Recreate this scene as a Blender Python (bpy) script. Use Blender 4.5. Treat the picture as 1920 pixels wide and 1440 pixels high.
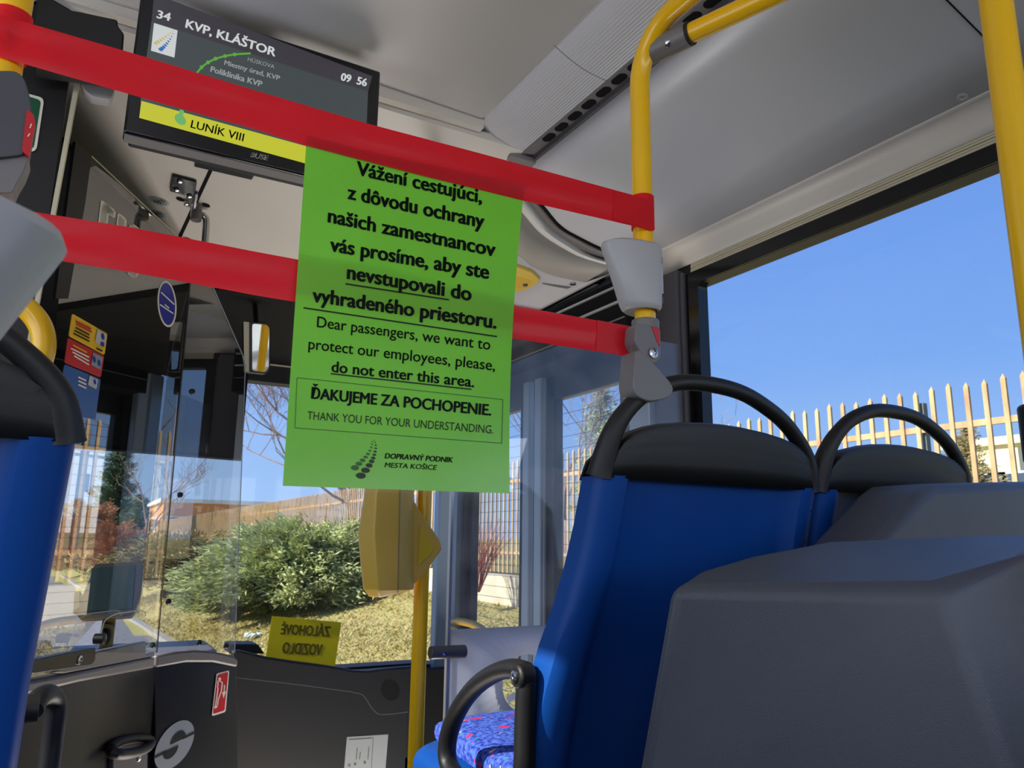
import bpy, bmesh, math, random
from mathutils import Vector as V, Matrix
random.seed(7)
SC = bpy.context.scene
COL = SC.collection
for o in list(bpy.data.objects): bpy.data.objects.remove(o)

# ------------------------------------------------------------------ camera
FPX, PITCH, YAW, ROLL, EYE = 1435.0, math.radians(11.7), math.radians(29.5), math.radians(.73), 1.45
ORI = V((0, 0, EYE))
FW = V((math.sin(YAW)*math.cos(PITCH), math.cos(YAW)*math.cos(PITCH), math.sin(PITCH)))
_rl = V((math.cos(YAW), -math.sin(YAW), 0)); _ul = _rl.cross(FW)
RT = _rl*math.cos(ROLL) + _ul*math.sin(ROLL)
UP = _ul*math.cos(ROLL) - _rl*math.sin(ROLL)
cam = bpy.data.cameras.new('camera'); cam.sensor_width = 36; cam.sensor_fit = 'HORIZONTAL'
cam.lens = FPX/1920*36; cam.clip_start = .02; cam.clip_end = 600
cam.dof.use_dof = True; cam.dof.focus_distance = 1.25; cam.dof.aperture_fstop = 14
camo = bpy.data.objects.new('camera', cam); COL.objects.link(camo)
camo.matrix_world = Matrix(((RT.x, UP.x, -FW.x, 0), (RT.y, UP.y, -FW.y, 0), (RT.z, UP.z, -FW.z, EYE), (0, 0, 0, 1)))
SC.camera = camo

# ------------------------------------------------------------------ light, sky, exposure
def lin(c):
    c = c/255.0
    return c/12.92 if c <= .04045 else ((c+.055)/1.055)**2.4
def RGB(r, g, b): return (lin(r), lin(g), lin(b), 1)
SC.view_settings.view_transform = 'Standard'; SC.view_settings.look = 'None'
SC.view_settings.exposure = 0.0; SC.view_settings.gamma = 1; SC.view_settings.use_curve_mapping = False
SKY_STRENGTH, SUN_STRENGTH = 1.0, 7.4
SC.cycles.caustics_reflective = False; SC.cycles.caustics_refractive = False
w = bpy.data.worlds.new('sky'); SC.world = w; w.use_nodes = True
nt = w.node_tree; nt.nodes.clear()
wo = nt.nodes.new('ShaderNodeOutputWorld'); bg = nt.nodes.new('ShaderNodeBackground')
tc = nt.nodes.new('ShaderNodeTexCoord'); sx = nt.nodes.new('ShaderNodeSeparateXYZ'); rmp = nt.nodes.new('ShaderNodeValToRGB')
nt.links.new(tc.outputs['Generated'], sx.inputs[0]); nt.links.new(sx.outputs['Z'], rmp.inputs[0])
nt.links.new(rmp.outputs[0], bg.inputs[0]); nt.links.new(bg.outputs[0], wo.inputs[0])
bg.inputs[1].default_value = SKY_STRENGTH
cr = rmp.color_ramp
cr.elements[0].position = 0; cr.elements[0].color = RGB(178, 208, 250)
cr.elements[1].position = 1; cr.elements[1].color = RGB(84, 130, 214)
for p, c in ((.10, RGB(160, 198, 250)), (.22, RGB(130, 176, 245)), (.42, RGB(112, 158, 236))):
    e = cr.elements.new(p); e.color = c
sun = bpy.data.lights.new('sun', 'SUN'); sun.energy = SUN_STRENGTH; sun.angle = math.radians(.6); sun.color = (1, .93, .82)
suno = bpy.data.objects.new('sun', sun); COL.objects.link(suno)
_az, _el = math.radians(1), math.radians(31)
SUND = V((-math.cos(_az)*math.cos(_el), math.sin(_az)*math.cos(_el), math.sin(_el)))
suno.rotation_euler = (-SUND).to_track_quat('-Z', 'Y').to_euler(); suno.location = (-6, 2, 6)
def area(name, loc, direction, sx_, sy_, power, color):
    l = bpy.data.lights.new(name, 'AREA'); l.shape = 'RECTANGLE'; l.size = sx_; l.size_y = sy_; l.energy = power; l.color = color
    o = bpy.data.objects.new(name, l); COL.objects.link(o); o.location = loc
    o.rotation_euler = V(direction).to_track_quat('-Z', 'Y').to_euler()
    return o
# added fill lights to brighten the interior: at the side windows and front floor
area('window_daylight_left', (-.86, -2.3, 1.9), (.6, .45, .5), 3.2, .6, 24, (.97, .97, 1))
area('window_daylight_right', (1.56, -2.2, 1.9), (-.6, .45, .5), 3.2, .6, 22, (.95, .97, 1))
area('window_daylight_front_left', (-.87, .85, 1.78), (1, .12, -.05), 1.3, .8, 7, (.92, .96, 1))
area('sunlit_step_bounce', (1.25, 2.45, .06), (0, -.25, 1), .5, .9, 15, (1, .95, .88))
area('sunlit_floor_bounce', (.62, 2.35, .06), (0, .05, 1), .8, .9, 16, (1, .9, .78))

# ------------------------------------------------------------------ pixel rays (1920 x 1440 frame) onto planes of the place
def ray(u, v): return FW*FPX + RT*(u-960) + UP*(720-v)
class Plane:
    def __init__(s, p, n):
        s.p = V(p); s.n = V(n).normalized()
        if s.n.dot(ORI - s.p) < 0: s.n = -s.n
    def __call__(s, u, v, lift=0):
        q = ray(u, v); return ORI + q*((s.p + s.n*lift - ORI).dot(s.n)/q.dot(s.n))
def PY(u, v, y): q = ray(u, v); return ORI + q*(y/q.y)
def PX(u, v, x): q = ray(u, v); return ORI + q*(x/q.x)
def PZ(u, v, z): q = ray(u, v); return ORI + q*((z-EYE)/q.z)
def YP(y): return Plane((0, y, 0), (0, 1, 0))
def XP(x): return Plane((x, 0, 0), (1, 0, 0))
def HP(p, deg): h = math.radians(deg); return Plane(p, (math.cos(h), -math.sin(h), 0))

# ------------------------------------------------------------------ materials
def mat(name, col, rough=.5, metal=0, spec=.5, noise=0, nscale=20, bump=0, bscale=200, trans=0, emit=None, estr=0, coat=0):
    m = bpy.data.materials.new(name); m.use_nodes = True; n = m.node_tree; b = n.nodes['Principled BSDF']
    b.inputs['Base Color'].default_value = col; b.inputs['Roughness'].default_value = rough
    b.inputs['Metallic'].default_value = metal; b.inputs['Specular IOR Level'].default_value = spec
    b.inputs['Coat Weight'].default_value = coat
    if emit: b.inputs['Emission Color'].default_value = emit; b.inputs['Emission Strength'].default_value = estr
    t = n.nodes.new('ShaderNodeTexCoord')
    if noise:
        nz = n.nodes.new('ShaderNodeTexNoise'); nz.inputs['Scale'].default_value = nscale; nz.inputs['Detail'].default_value = 5
        r = n.nodes.new('ShaderNodeValToRGB'); n.links.new(t.outputs['Object'], nz.inputs['Vector']); n.links.new(nz.outputs['Fac'], r.inputs[0])
        r.color_ramp.elements[0].position = .3; r.color_ramp.elements[1].position = .7
        r.color_ramp.elements[0].color = tuple(max(0, c*(1-noise)) for c in col[:3]) + (1,)
        r.color_ramp.elements[1].color = tuple(min(1, c*(1+noise)) for c in col[:3]) + (1,)
        n.links.new(r.outputs[0], b.inputs['Base Color'])
    if bump:
        nb = n.nodes.new('ShaderNodeTexNoise'); nb.inputs['Scale'].default_value = bscale; nb.inputs['Detail'].default_value = 2
        bp = n.nodes.new('ShaderNodeBump'); bp.inputs['Strength'].default_value = bump; bp.inputs['Distance'].default_value = .002
        n.links.new(t.outputs['Object'], nb.inputs['Vector']); n.links.new(nb.outputs['Fac'], bp.inputs['Height']); n.links.new(bp.outputs[0], b.inputs['Normal'])
    if trans:
        tr = n.nodes.new('ShaderNodeBsdfTranslucent'); tr.inputs[0].default_value = col; mx = n.nodes.new('ShaderNodeMixShader')
        mx.inputs[0].default_value = trans; out = n.nodes['Material Output']
        if noise: n.links.new(r.outputs[0], tr.inputs[0])
        n.links.new(b.outputs[0], mx.inputs[1]); n.links.new(tr.outputs[0], mx.inputs[2]); n.links.new(mx.outputs[0], out.inputs[0])
    return m
def ramp_mat(name, stops, scale, rough=.9, detail=8, kind='noise', stretch=(1, 1, 1), bump=0):
    m = bpy.data.materials.new(name); m.use_nodes = True; n = m.node_tree; b = n.nodes['Principled BSDF']; b.inputs['Roughness'].default_value = rough
    b.inputs['Specular IOR Level'].default_value = .25
    t = n.nodes.new('ShaderNodeTexCoord'); mp = n.nodes.new('ShaderNodeMapping'); mp.inputs['Scale'].default_value = stretch
    n.links.new(t.outputs['Object'], mp.inputs[0])
    if kind == 'noise':
        x = n.nodes.new('ShaderNodeTexNoise'); x.inputs['Detail'].default_value = detail; x.inputs['Roughness'].default_value = .65; o = x.outputs['Fac']
    else:
        x = n.nodes.new('ShaderNodeTexVoronoi'); o = x.outputs['Color' if kind == 'cells' else 'Distance']
    x.inputs['Scale'].default_value = scale; n.links.new(mp.outputs[0], x.inputs['Vector'])
    r = n.nodes.new('ShaderNodeValToRGB'); n.links.new(o, r.inputs[0]); n.links.new(r.outputs[0], b.inputs['Base Color'])
    while len(r.color_ramp.elements) < len(stops): r.color_ramp.elements.new(.5)
    for e, (p, c) in zip(r.color_ramp.elements, stops): e.position = p; e.color = c
    if bump:
        bp = n.nodes.new('ShaderNodeBump'); bp.inputs['Strength'].default_value = bump; bp.inputs['Distance'].default_value = .02
        n.links.new(o, bp.inputs['Height']); n.links.new(bp.outputs[0], b.inputs['Normal'])
    return m
def glass(name, reflect, tint=(1, 1, 1, 1), haze=0, rough=0.0):
    m = bpy.data.materials.new(name); m.use_nodes = True; n = m.node_tree; n.nodes.clear()
    out = n.nodes.new('ShaderNodeOutputMaterial'); t = n.nodes.new('ShaderNodeBsdfTransparent'); t.inputs[0].default_value = tint
    g = n.nodes.new('ShaderNodeBsdfGlossy'); g.inputs['Roughness'].default_value = rough
    mx = n.nodes.new('ShaderNodeMixShader'); lw = n.nodes.new('ShaderNodeLayerWeight'); lw.inputs[0].default_value = .5
    mr = n.nodes.new('ShaderNodeMapRange'); mr.inputs['To Min'].default_value = reflect; mr.inputs['To Max'].default_value = min(1, reflect+.6)
    pw = n.nodes.new('ShaderNodeMath'); pw.operation = 'POWER'; pw.inputs[1].default_value = 4
    n.links.new(lw.outputs['Facing'], pw.inputs[0]); n.links.new(pw.outputs[0], mr.inputs[0])
    n.links.new(mr.outputs[0], mx.inputs[0]); n.links.new(t.outputs[0], mx.inputs[1]); n.links.new(g.outputs[0], mx.inputs[2])
    last = mx
    if haze:
        df = n.nodes.new('ShaderNodeBsdfTranslucent'); df.inputs[0].default_value = (.8, .85, .95, 1)
        d2 = n.nodes.new('ShaderNodeBsdfDiffuse'); d2.inputs[0].default_value = (.8, .85, .95, 1)
        md = n.nodes.new('ShaderNodeMixShader'); n.links.new(df.outputs[0], md.inputs[1]); n.links.new(d2.outputs[0], md.inputs[2])
        tx = n.nodes.new('ShaderNodeTexCoord'); nz = n.nodes.new('ShaderNodeTexNoise'); nz.inputs['Scale'].default_value = 9; nz.inputs['Detail'].default_value = 6
        mm = n.nodes.new('ShaderNodeMapRange'); mm.inputs['From Min'].default_value = .4; mm.inputs['From Max'].default_value = .75
        mm.inputs['To Min'].default_value = haze*.3; mm.inputs['To Max'].default_value = haze
        n.links.new(tx.outputs['Object'], nz.inputs['Vector']); n.links.new(nz.outputs['Fac'], mm.inputs[0])
        m2 = n.nodes.new('ShaderNodeMixShader'); n.links.new(mm.outputs[0], m2.inputs[0]); n.links.new(mx.outputs[0], m2.inputs[1]); n.links.new(md.outputs[0], m2.inputs[2]); last = m2
    n.links.new(last.outputs[0], out.inputs[0])
    return m
M = {}
def mm(k, *a, **k2): M[k] = mat(k, *a, **k2)
mm('yellow_paint', RGB(248, 192, 10), .28, noise=.04, nscale=6, coat=.3)
mm('yellow_plastic', RGB(222, 180, 72), .42, bump=.08, bscale=400)
mm('yellow_bright', RGB(225, 190, 40), .4)
mm('ceiling_panel', RGB(220, 217, 220), .32, noise=.02, nscale=3)
mm('ceiling_side', RGB(208, 208, 214), .28, noise=.02, nscale=3)
mm('cream_panel', RGB(216, 210, 203), .4, noise=.03, nscale=4)
mm('lamp_cover', RGB(206, 204, 208), .34)
mm('cover_grey', RGB(176, 170, 164), .38)
mm('cream_trim', RGB(205, 196, 170), .45)
mm('alu', RGB(200, 202, 204), .35, metal=.7)
mm('alu_blue', RGB(150, 165, 180), .4, metal=.3)
mm('grey_plastic', RGB(178, 176, 178), .4, bump=.05, bscale=500)
mm('mid_grey', RGB(120, 116, 116), .42, bump=.06, bscale=400)
mm('dark_grey', RGB(78, 76, 82), .45, bump=.06, bscale=400)
mm('housing', RGB(74, 77, 86), .42, noise=.1, nscale=5, bump=.25, bscale=900)
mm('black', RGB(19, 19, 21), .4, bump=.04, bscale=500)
mm('black_soft', RGB(19, 18, 19), .5, bump=.1, bscale=700)
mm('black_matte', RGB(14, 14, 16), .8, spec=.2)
mm('black_gloss', RGB(12, 12, 16), .12)
mm('rubber', RGB(28, 28, 30), .7)
mm('blue_shell', RGB(11, 71, 150), .45, spec=.28, noise=.03, nscale=3)
mm('red_tape', RGB(238, 30, 46), .38, trans=.45, noise=.05, nscale=9, bump=.04, bscale=60)
mm('green_paper', RGB(132, 222, 66), .22, trans=.34, noise=.05, nscale=7, bump=.03, bscale=14)
mm('ink', RGB(8, 22, 8), .45, spec=.3)
mm('ink_soft', RGB(60, 108, 40), .5)
mm('ink_mid', RGB(28, 52, 20), .5)
mm('white_paint', RGB(225, 225, 222), .45)
mm('white_print', RGB(235, 228, 215), .5)
mm('off_white', RGB(190, 190, 192), .5)
mm('partition', RGB(225, 228, 238), .45, noise=.03, nscale=3, trans=.6)
mm('red_sticker', RGB(196, 30, 40), .4)
mm('blue_sticker', RGB(36, 44, 150), .4)
mm('yellow_sticker', RGB(236, 186, 30), .4)
mm('green_sticker', RGB(16, 84, 56), .4)
mm('sky_sticker', RGB(40, 92, 160), .4)
mm('sign_yellow', RGB(232, 220, 40), .5, trans=.6)
mm('sign_ink', RGB(140, 128, 20), .5)
mm('steel', RGB(190, 190, 195), .22, metal=1)
mm('silver_print', RGB(135, 142, 152), .5)
mm('screen_dark', RGB(20, 20, 23), .15, emit=RGB(58, 56, 62), estr=.9)
mm('screen_body', RGB(20, 20, 23), .15, emit=RGB(64, 72, 74), estr=.9)
mm('screen_yellow', RGB(20, 20, 10), .15, emit=RGB(198, 200, 50), estr=.9)
mm('screen_white', RGB(20, 20, 20), .15, emit=RGB(208, 212, 212), estr=.9)
mm('screen_grey', RGB(20, 20, 20), .15, emit=RGB(150, 155, 158), estr=.9)
mm('screen_green', RGB(10, 20, 10), .15, emit=RGB(90, 170, 60), estr=.9)
mm('screen_teal', RGB(10, 20, 10), .15, emit=RGB(110, 180, 105), estr=.9)
mm('screen_blue', RGB(10, 10, 20), .15, emit=RGB(50, 110, 180), estr=.9)
mm('screen_gold', RGB(20, 20, 10), .15, emit=RGB(205, 180, 80), estr=.9)
mm('screen_black', RGB(8, 8, 8), .15)
mm('monitor_glass', RGB(20, 26, 30), .08, emit=RGB(60, 80, 88), estr=.5)
mm('mirror', RGB(235, 238, 240), .02, metal=1)
mm('valve_yellow', RGB(228, 196, 90), .35)
mm('paper', RGB(128, 132, 134), .6)
mm('paper_print', RGB(78, 82, 84), .6)
mm('floor_vinyl', RGB(120, 122, 128), .5, noise=.15, nscale=60)
mm('asphalt', RGB(128, 128, 130), .9, noise=.2, nscale=8)
mm('kerb', RGB(170, 166, 158), .9, noise=.1, nscale=8)
mm('fence_post', RGB(110, 122, 120), .7, noise=.2, nscale=6)
mm('bark', RGB(120, 104, 92), .9, noise=.25, nscale=12)
mm('bark_pale', RGB(150, 128, 122), .9, noise=.2, nscale=12)
mm('red_twig', RGB(160, 84, 70), .8, noise=.2, nscale=12)
mm('needle_dark', RGB(84, 108, 72), .8, noise=.35, nscale=2)
mm('needle_bush', RGB(176, 184, 122), .8, noise=.4, nscale=2.5, trans=.15)
mm('needle_olive', RGB(164, 150, 96), .8, noise=.3, nscale=2)
mm('leaf_brown', RGB(186, 136, 102), .85, noise=.3, nscale=3)
mm('render_cream', RGB(236, 226, 190), .9)
mm('render_white', RGB(225, 228, 230), .9)
mm('render_orange', RGB(222, 150, 96), .9)
mm('window_dark', RGB(70, 84, 104), .2)
mm('litter', RGB(220, 235, 240), .5)
M['pane'] = glass('window_pane', .03, (.94, .97, 1, 1))
M['cab_glass'] = glass('cab_glass', .26, (.93, .93, .88, 1))
M['acrylic'] = glass('acrylic', .07, (.96, .97, .97, 1))
M['laminate'] = glass('laminate', .006, (.99, 1, 1, 1), rough=.12)
M['hazy'] = glass('hazy_glass', .05, (.93, .95, .98, 1), haze=.09)
M['grass'] = ramp_mat('grass_ground', [(.3, RGB(140, 138, 78)), (.45, RGB(186, 172, 112)), (.56, RGB(160, 158, 90)), (.75, RGB(206, 190, 142))], 7, .95, detail=10)
M['blade'] = ramp_mat('grass_blade', [(.3, RGB(146, 146, 78)), (.5, RGB(190, 174, 114)), (.7, RGB(212, 196, 150))], 5, .9)
M['rust'] = ramp_mat('rusty_steel', [(.3, RGB(166, 120, 92)), (.48, RGB(202, 168, 122)), (.7, RGB(214, 192, 146))], 5, .85, stretch=(1, 1, .35))
M['stone'] = ramp_mat('stone_wall', [(.0, RGB(206, 196, 170)), (.5, RGB(226, 214, 186)), (1, RGB(176, 160, 130))], 4, .9, kind='cells', bump=.3)
# seat cloth: blue weave with scattered red, white and green strokes
def cloth():
    m = bpy.data.materials.new('seat_cloth'); m.use_nodes = True; n = m.node_tree; b = n.nodes['Principled BSDF']; b.inputs['Roughness'].default_value = .95
    b.inputs['Specular IOR Level'].default_value = .1
    t = n.nodes.new('ShaderNodeTexCoord')
    a = n.nodes.new('ShaderNodeTexNoise'); a.inputs['Scale'].default_value = 130; r = n.nodes.new('ShaderNodeValToRGB')
    r.color_ramp.elements[0].color = RGB(38, 54, 150); r.color_ramp.elements[0].position = .35; r.color_ramp.elements[1].color = RGB(92, 122, 220); r.color_ramp.elements[1].position = .65
    n.links.new(t.outputs['Object'], a.inputs['Vector']); n.links.new(a.outputs['Fac'], r.inputs[0]); last = r.outputs[0]
    for k, (c, off) in enumerate(((RGB(214, 50, 90), 0), (RGB(220, 190, 170), 5.3), (RGB(60, 160, 150), 9.1))):
        mp = n.nodes.new('ShaderNodeMapping'); mp.inputs['Location'].default_value = (off, off*.7, off*.3); mp.inputs['Scale'].default_value = (1, 2.6, 2.6); mp.inputs['Rotation'].default_value = (0, 0, .5*k-.3)
        v = n.nodes.new('ShaderNodeTexNoise'); v.inputs['Scale'].default_value = 22; v.inputs['Detail'].default_value = 1
        s = n.nodes.new('ShaderNodeMath'); s.operation = 'GREATER_THAN'; s.inputs[1].default_value = .69 + .02*k
        x = n.nodes.new('ShaderNodeMix'); x.data_type = 'RGBA'
        n.links.new(t.outputs['Object'], mp.inputs[0]); n.links.new(mp.outputs[0], v.inputs['Vector']); n.links.new(v.outputs['Fac'], s.inputs[0])
        n.links.new(s.outputs[0], x.inputs['Factor']); n.links.new(last, x.inputs[6]); x.inputs[7].default_value = c; last = x.outputs[2]
    n.links.new(last, b.inputs['Base Color']); return m
M['cloth'] = cloth()

# ------------------------------------------------------------------ mesh builder and object tree
class MB:
    def __init__(s): s.v = []; s.f = []
    def add(s, vs, fs):
        k = len(s.v); s.v += [V(a) for a in vs]; s.f += [tuple(i+k for i in q) for q in fs]; return s
    def box(s, a, b):
        (x0, y0, z0), (x1, y1, z1) = a, b
        return s.add([(x0, y0, z0), (x1, y0, z0), (x1, y1, z0), (x0, y1, z0), (x0, y0, z1), (x1, y0, z1), (x1, y1, z1), (x0, y1, z1)],
                     [(3, 2, 1, 0), (4, 5, 6, 7), (0, 1, 5, 4), (1, 2, 6, 5), (2, 3, 7, 6), (3, 0, 4, 7)])
    def prism(s, pts, vec):
        n = len(pts); vec = V(vec); pts = [V(p) for p in pts]
        return s.add(pts + [p+vec for p in pts], [tuple(range(n)), tuple(range(2*n-1, n-1, -1))] + [(i, i+n, (i+1) % n+n, (i+1) % n) for i in range(n)])
    def loft(s, rings, closed=True, cap=True):
        n = len(rings[0]); vs = [p for r in rings for p in r]; fs = []
        for k in range(len(rings)-1):
            for i in range(n if closed else n-1): fs.append((k*n+i, k*n+(i+1) % n, (k+1)*n+(i+1) % n, (k+1)*n+i))
        if cap and closed: fs += [tuple(range(n-1, -1, -1)), tuple((len(rings)-1)*n+i for i in range(n))]
        return s.add(vs, fs)
    def tube(s, path, r, n=12, cap=True, flat=1.0, loop=False, side=None):
        path = [V(p) for p in path]; m = len(path); rs = r if isinstance(r, (list, tuple)) else [r]*m
        rings = []; prev = None
        for i, p in enumerate(path):
            a = path[(i-1) % m] if (i or loop) else p; b = path[(i+1) % m] if (i < m-1 or loop) else p
            t = (b-a).normalized()
            if prev is None: prev = (V(side) if side else (V((0, 0, 1)) if abs(t.z) < .9 else V((1, 0, 0))))
            u = (prev - t*prev.dot(t)).normalized(); prev = u; q = t.cross(u)
            rings.append([p + (u*math.cos(2*math.pi*j/n)*flat + q*math.sin(2*math.pi*j/n))*rs[i] for j in range(n)])
        if loop: rings.append(rings[0]); return s.loft(rings, cap=False)
        return s.loft(rings, cap=cap)
    def lathe(s, base, axis, prof, n=24):
        axis = V(axis).normalized(); u = axis.orthogonal().normalized(); q = axis.cross(u); base = V(base)
        return s.loft([[base + axis*h + (u*math.cos(2*math.pi*j/n) + q*math.sin(2*math.pi*j/n))*max(r, 1e-4) for j in range(n)] for r, h in prof])
    def disc(s, plane, c, A, B, lift=.0006, n=28, thick=0):
        pts = [plane(c[0]+A[0]*math.cos(t)+B[0]*math.sin(t), c[1]+A[1]*math.cos(t)+B[1]*math.sin(t), lift) for t in [2*math.pi*i/n for i in range(n)]]
        if thick: return s.prism(pts, -plane.n*thick)
        return s.add(pts, [tuple(range(n))])
    def plate(s, plane, px, lift=.0, thick=.004):
        pts = [plane(u, v, lift) for u, v in px]
        if not thick: return s.add(pts, [tuple(range(len(pts)))])
        return s.prism(pts, -plane.n*thick)
    def ring(s, plane, px_out, px_in, lift=.001):
        n = len(px_out); a = [plane(u, v, lift) for u, v in px_out] + [plane(u, v, lift) for u, v in px_in]
        return s.add(a, [(i, (i+1) % n, (i+1) % n+n, i+n) for i in range(n)])
def arc_px(c, A, B, t0, t1, n=12):
    return [(c[0]+A[0]*math.cos(t)+B[0]*math.sin(t), c[1]+A[1]*math.cos(t)+B[1]*math.sin(t)) for t in [t0+(t1-t0)*i/(n-1) for i in range(n)]]
def rounded(px, r=.18, n=4):
    out = []; m = len(px)
    for i in range(m):
        a, b, c = [V((p[0], p[1], 0)) for p in (px[i-1], px[i], px[(i+1) % m])]
        p0 = b+(a-b)*r; p1 = b+(c-b)*r
        if isinstance(r, float) and r >= 1: pass
        for k in range(n+1):
            t = k/n; q = p0*(1-t)**2 + b*2*t*(1-t) + p1*t*t; out.append((q.x, q.y))
    return out
def rpx(px, rad, n=4):
    out = []; m = len(px)
    for i in range(m):
        a, b, c = [V((p[0], p[1], 0)) for p in (px[i-1], px[i], px[(i+1) % m])]
        p0 = b+(a-b).normalized()*min(rad, (a-b).length*.5); p1 = b+(c-b).normalized()*min(rad, (c-b).length*.5)
        for k in range(n+1):
            t = k/n; q = p0*(1-t)**2 + b*2*t*(1-t) + p1*t*t; out.append((q.x, q.y))
    return out
def smooth_path(pts, k=4):
    pts = [V(p) for p in pts]; out = []
    for i in range(len(pts)-1):
        p0 = pts[max(i-1, 0)]; p1 = pts[i]; p2 = pts[i+1]; p3 = pts[min(i+2, len(pts)-1)]
        for j in range(k):
            t = j/k; out.append(.5*((2*p1)+(p2-p0)*t+(2*p0-5*p1+4*p2-p3)*t*t+(3*p1-p0-3*p2+p3)*t**3))
    out.append(pts[-1]); return out

def tag(o, label=None, cat=None, group=None, kind=None):
    if label: o['label'] = label
    if cat: o['category'] = cat
    if group: o['group'] = group
    if kind: o['kind'] = kind
    return o
def thing(name, label, cat, loc=(0, 0, 0), group=None):
    o = bpy.data.objects.new(name, None); COL.objects.link(o); o.location = loc; o.empty_display_size = .05
    return tag(o, label, cat, group)
def obj(name, mb, m, parent=None, smooth=True, bevel=0, seg=2, label=None, sub=0, recalc=True, solid=0):
    me = bpy.data.meshes.new(name); vs = mb.v
    if parent:
        r = parent
        while r.parent: r = r.parent
        off = r.location.copy()
    else:
        lo = V([min(p[i] for p in vs) for i in range(3)]); hi = V([max(p[i] for p in vs) for i in range(3)]); off = V(((lo.x+hi.x)/2, (lo.y+hi.y)/2, lo.z))
    me.from_pydata([tuple(p-off) for p in vs], [], mb.f)
    bm = bmesh.new(); bm.from_mesh(me)
    if recalc: bmesh.ops.recalc_face_normals(bm, faces=bm.faces)
    if smooth:
        for f in bm.faces: f.smooth = True
        for e in bm.edges:
            if len(e.link_faces) == 2 and e.calc_face_angle(0) > math.radians(38): e.smooth = False
    bm.to_mesh(me); bm.free()
    me.materials.append(M[m] if isinstance(m, str) else m)
    o = bpy.data.objects.new(name, me); COL.objects.link(o)
    if parent: o.parent = parent
    else: o.location = off
    if label: o['label'] = label
    if solid:
        d = o.modifiers.new('solidify', 'SOLIDIFY'); d.thickness = solid; d.offset = 0
    if bevel:
        d = o.modifiers.new('bevel', 'BEVEL'); d.width = bevel; d.segments = seg; d.limit_method = 'ANGLE'; d.angle_limit = math.radians(32)
        d.harden_normals = False
        for f in me.polygons: f.use_smooth = True
    if sub:
        d = o.modifiers.new('subdivision', 'SUBSURF'); d.levels = sub; d.render_levels = sub
    return o
def struct(name, mb, m, **k): return tag(obj(name, mb, m, **k), kind='structure')
def copy_tree(o, parent=None):
    c = o.copy(); COL.objects.link(c)
    if parent: c.parent = parent
    for ch in list(o.children): copy_tree(ch, c)
    return c
def sub_thing(name, parent):   # a part that only groups its own sub-parts is avoided: parts are meshes
    return parent

# ------------------------------------------------------------------ lettering
_cap = {}
def glyphs(s, bold=0.0, res=3):
    c = bpy.data.curves.new('lettering', 'FONT'); c.body = s; c.size = 1; c.offset = bold; c.resolution_u = res; c.fill_mode = 'FRONT'; c.dimensions = '2D'
    o = bpy.data.objects.new('lettering', c); COL.objects.link(o)
    dg = bpy.context.evaluated_depsgraph_get(); dg.update()
    me = bpy.data.meshes.new_from_object(o.evaluated_get(dg))
    vs = [v.co.copy() for v in me.vertices]; fs = [tuple(p.vertices) for p in me.polygons]
    bpy.data.objects.remove(o); bpy.data.curves.remove(c); bpy.data.meshes.remove(me)
    return vs, fs
def caph(bold):
    if bold not in _cap: _cap[bold] = max(v.y for v in glyphs('H', bold)[0])
    return _cap[bold]
def text_px(mb, s, p0, p1, cap, plane, lift=.0008, bold=0.0, up=None, shear=0.0, res=3):
    vs, fs = glyphs(s, 0.0, res); x0 = min(v.x for v in vs); x1 = max(v.x for v in vs); h = caph(0.0)
    dx, dy = p1[0]-p0[0], p1[1]-p0[1]
    if up is None: up = ((1048-p0[0])/7000.0, -1.0)
    sp = bold*cap*1.3; sg = 1 if dx > 0 else -1
    for ox, oy in (((0, 0),) if bold <= 0 else ((-1, 0), (1, 0), (0, .45), (0, -.45), (-.6, .4), (.6, -.4), (.6, .4), (-.6, -.4))):
        out = []
        for v in vs:
            yy = v.y/h*cap+oy*sp; t = (v.x-x0)/(x1-x0)*(1-2*sp/abs(dx))+sp/abs(dx)+ox*sp/abs(dx)
            out.append(plane(p0[0]+dx*t+up[0]*yy+shear*yy, p0[1]+dy*t+up[1]*yy+shear*yy*dy/max(abs(dx), 1e-6), lift))
        mb.add(out, fs)
def text_part(name, m, parent, *a, **k):
    mb = MB(); text_px(mb, *a, **k); return obj(name, mb, m, parent, smooth=False, recalc=False)
def line_px(mb, a, b, w, plane, lift=.0008):
    d = V((b[0]-a[0], b[1]-a[1], 0)); n = V((-d.y, d.x, 0)).normalized()*w/2
    mb.add([plane(a[0]+n.x, a[1]+n.y, lift), plane(b[0]+n.x, b[1]+n.y, lift), plane(b[0]-n.x, b[1]-n.y, lift), plane(a[0]-n.x, a[1]-n.y, lift)], [(0, 1, 2, 3)])

# ================================================================== THE SETTING
XR, XL, YB, YF = 1.60, -.90, -4.0, 3.45
struct('floor', MB().box((XL, YB, -.06), (XR, YF, 0)), 'floor_vinyl')
def sweep(profile, y0, y1, th=.012):
    n = max(2, int((y1-y0)/.12)); return MB().loft([[V((x, y0+(y1-y0)*k/n, z)) for x, z in profile] for k in range(n+1)], closed=False)
def mir(p): return [(.70-x, z) for x, z in p]
struct('roof', MB().box((-.95, YB-.05, 2.535), (1.655, 3.5, 2.56)), 'black_soft')
struct('ceiling', sweep([(-.09, 2.50), (.35, 2.512), (.79, 2.50)], YB, 1.58), 'ceiling_panel', solid=.01)
side = [(.967, 2.462), (1.10, 2.452), (1.25, 2.434), (1.40, 2.406), (1.53, 2.368)]
cove = [(1.53, 2.364), (1.548, 2.368), (1.566, 2.364), (1.582, 2.350), (1.594, 2.330), (1.60, 2.311)]
struct('ceiling_panel_right', sweep(side, YB, 2.0), 'ceiling_side', solid=.008)
_cp = bpy.data.objects['ceiling_panel_right']
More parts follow.
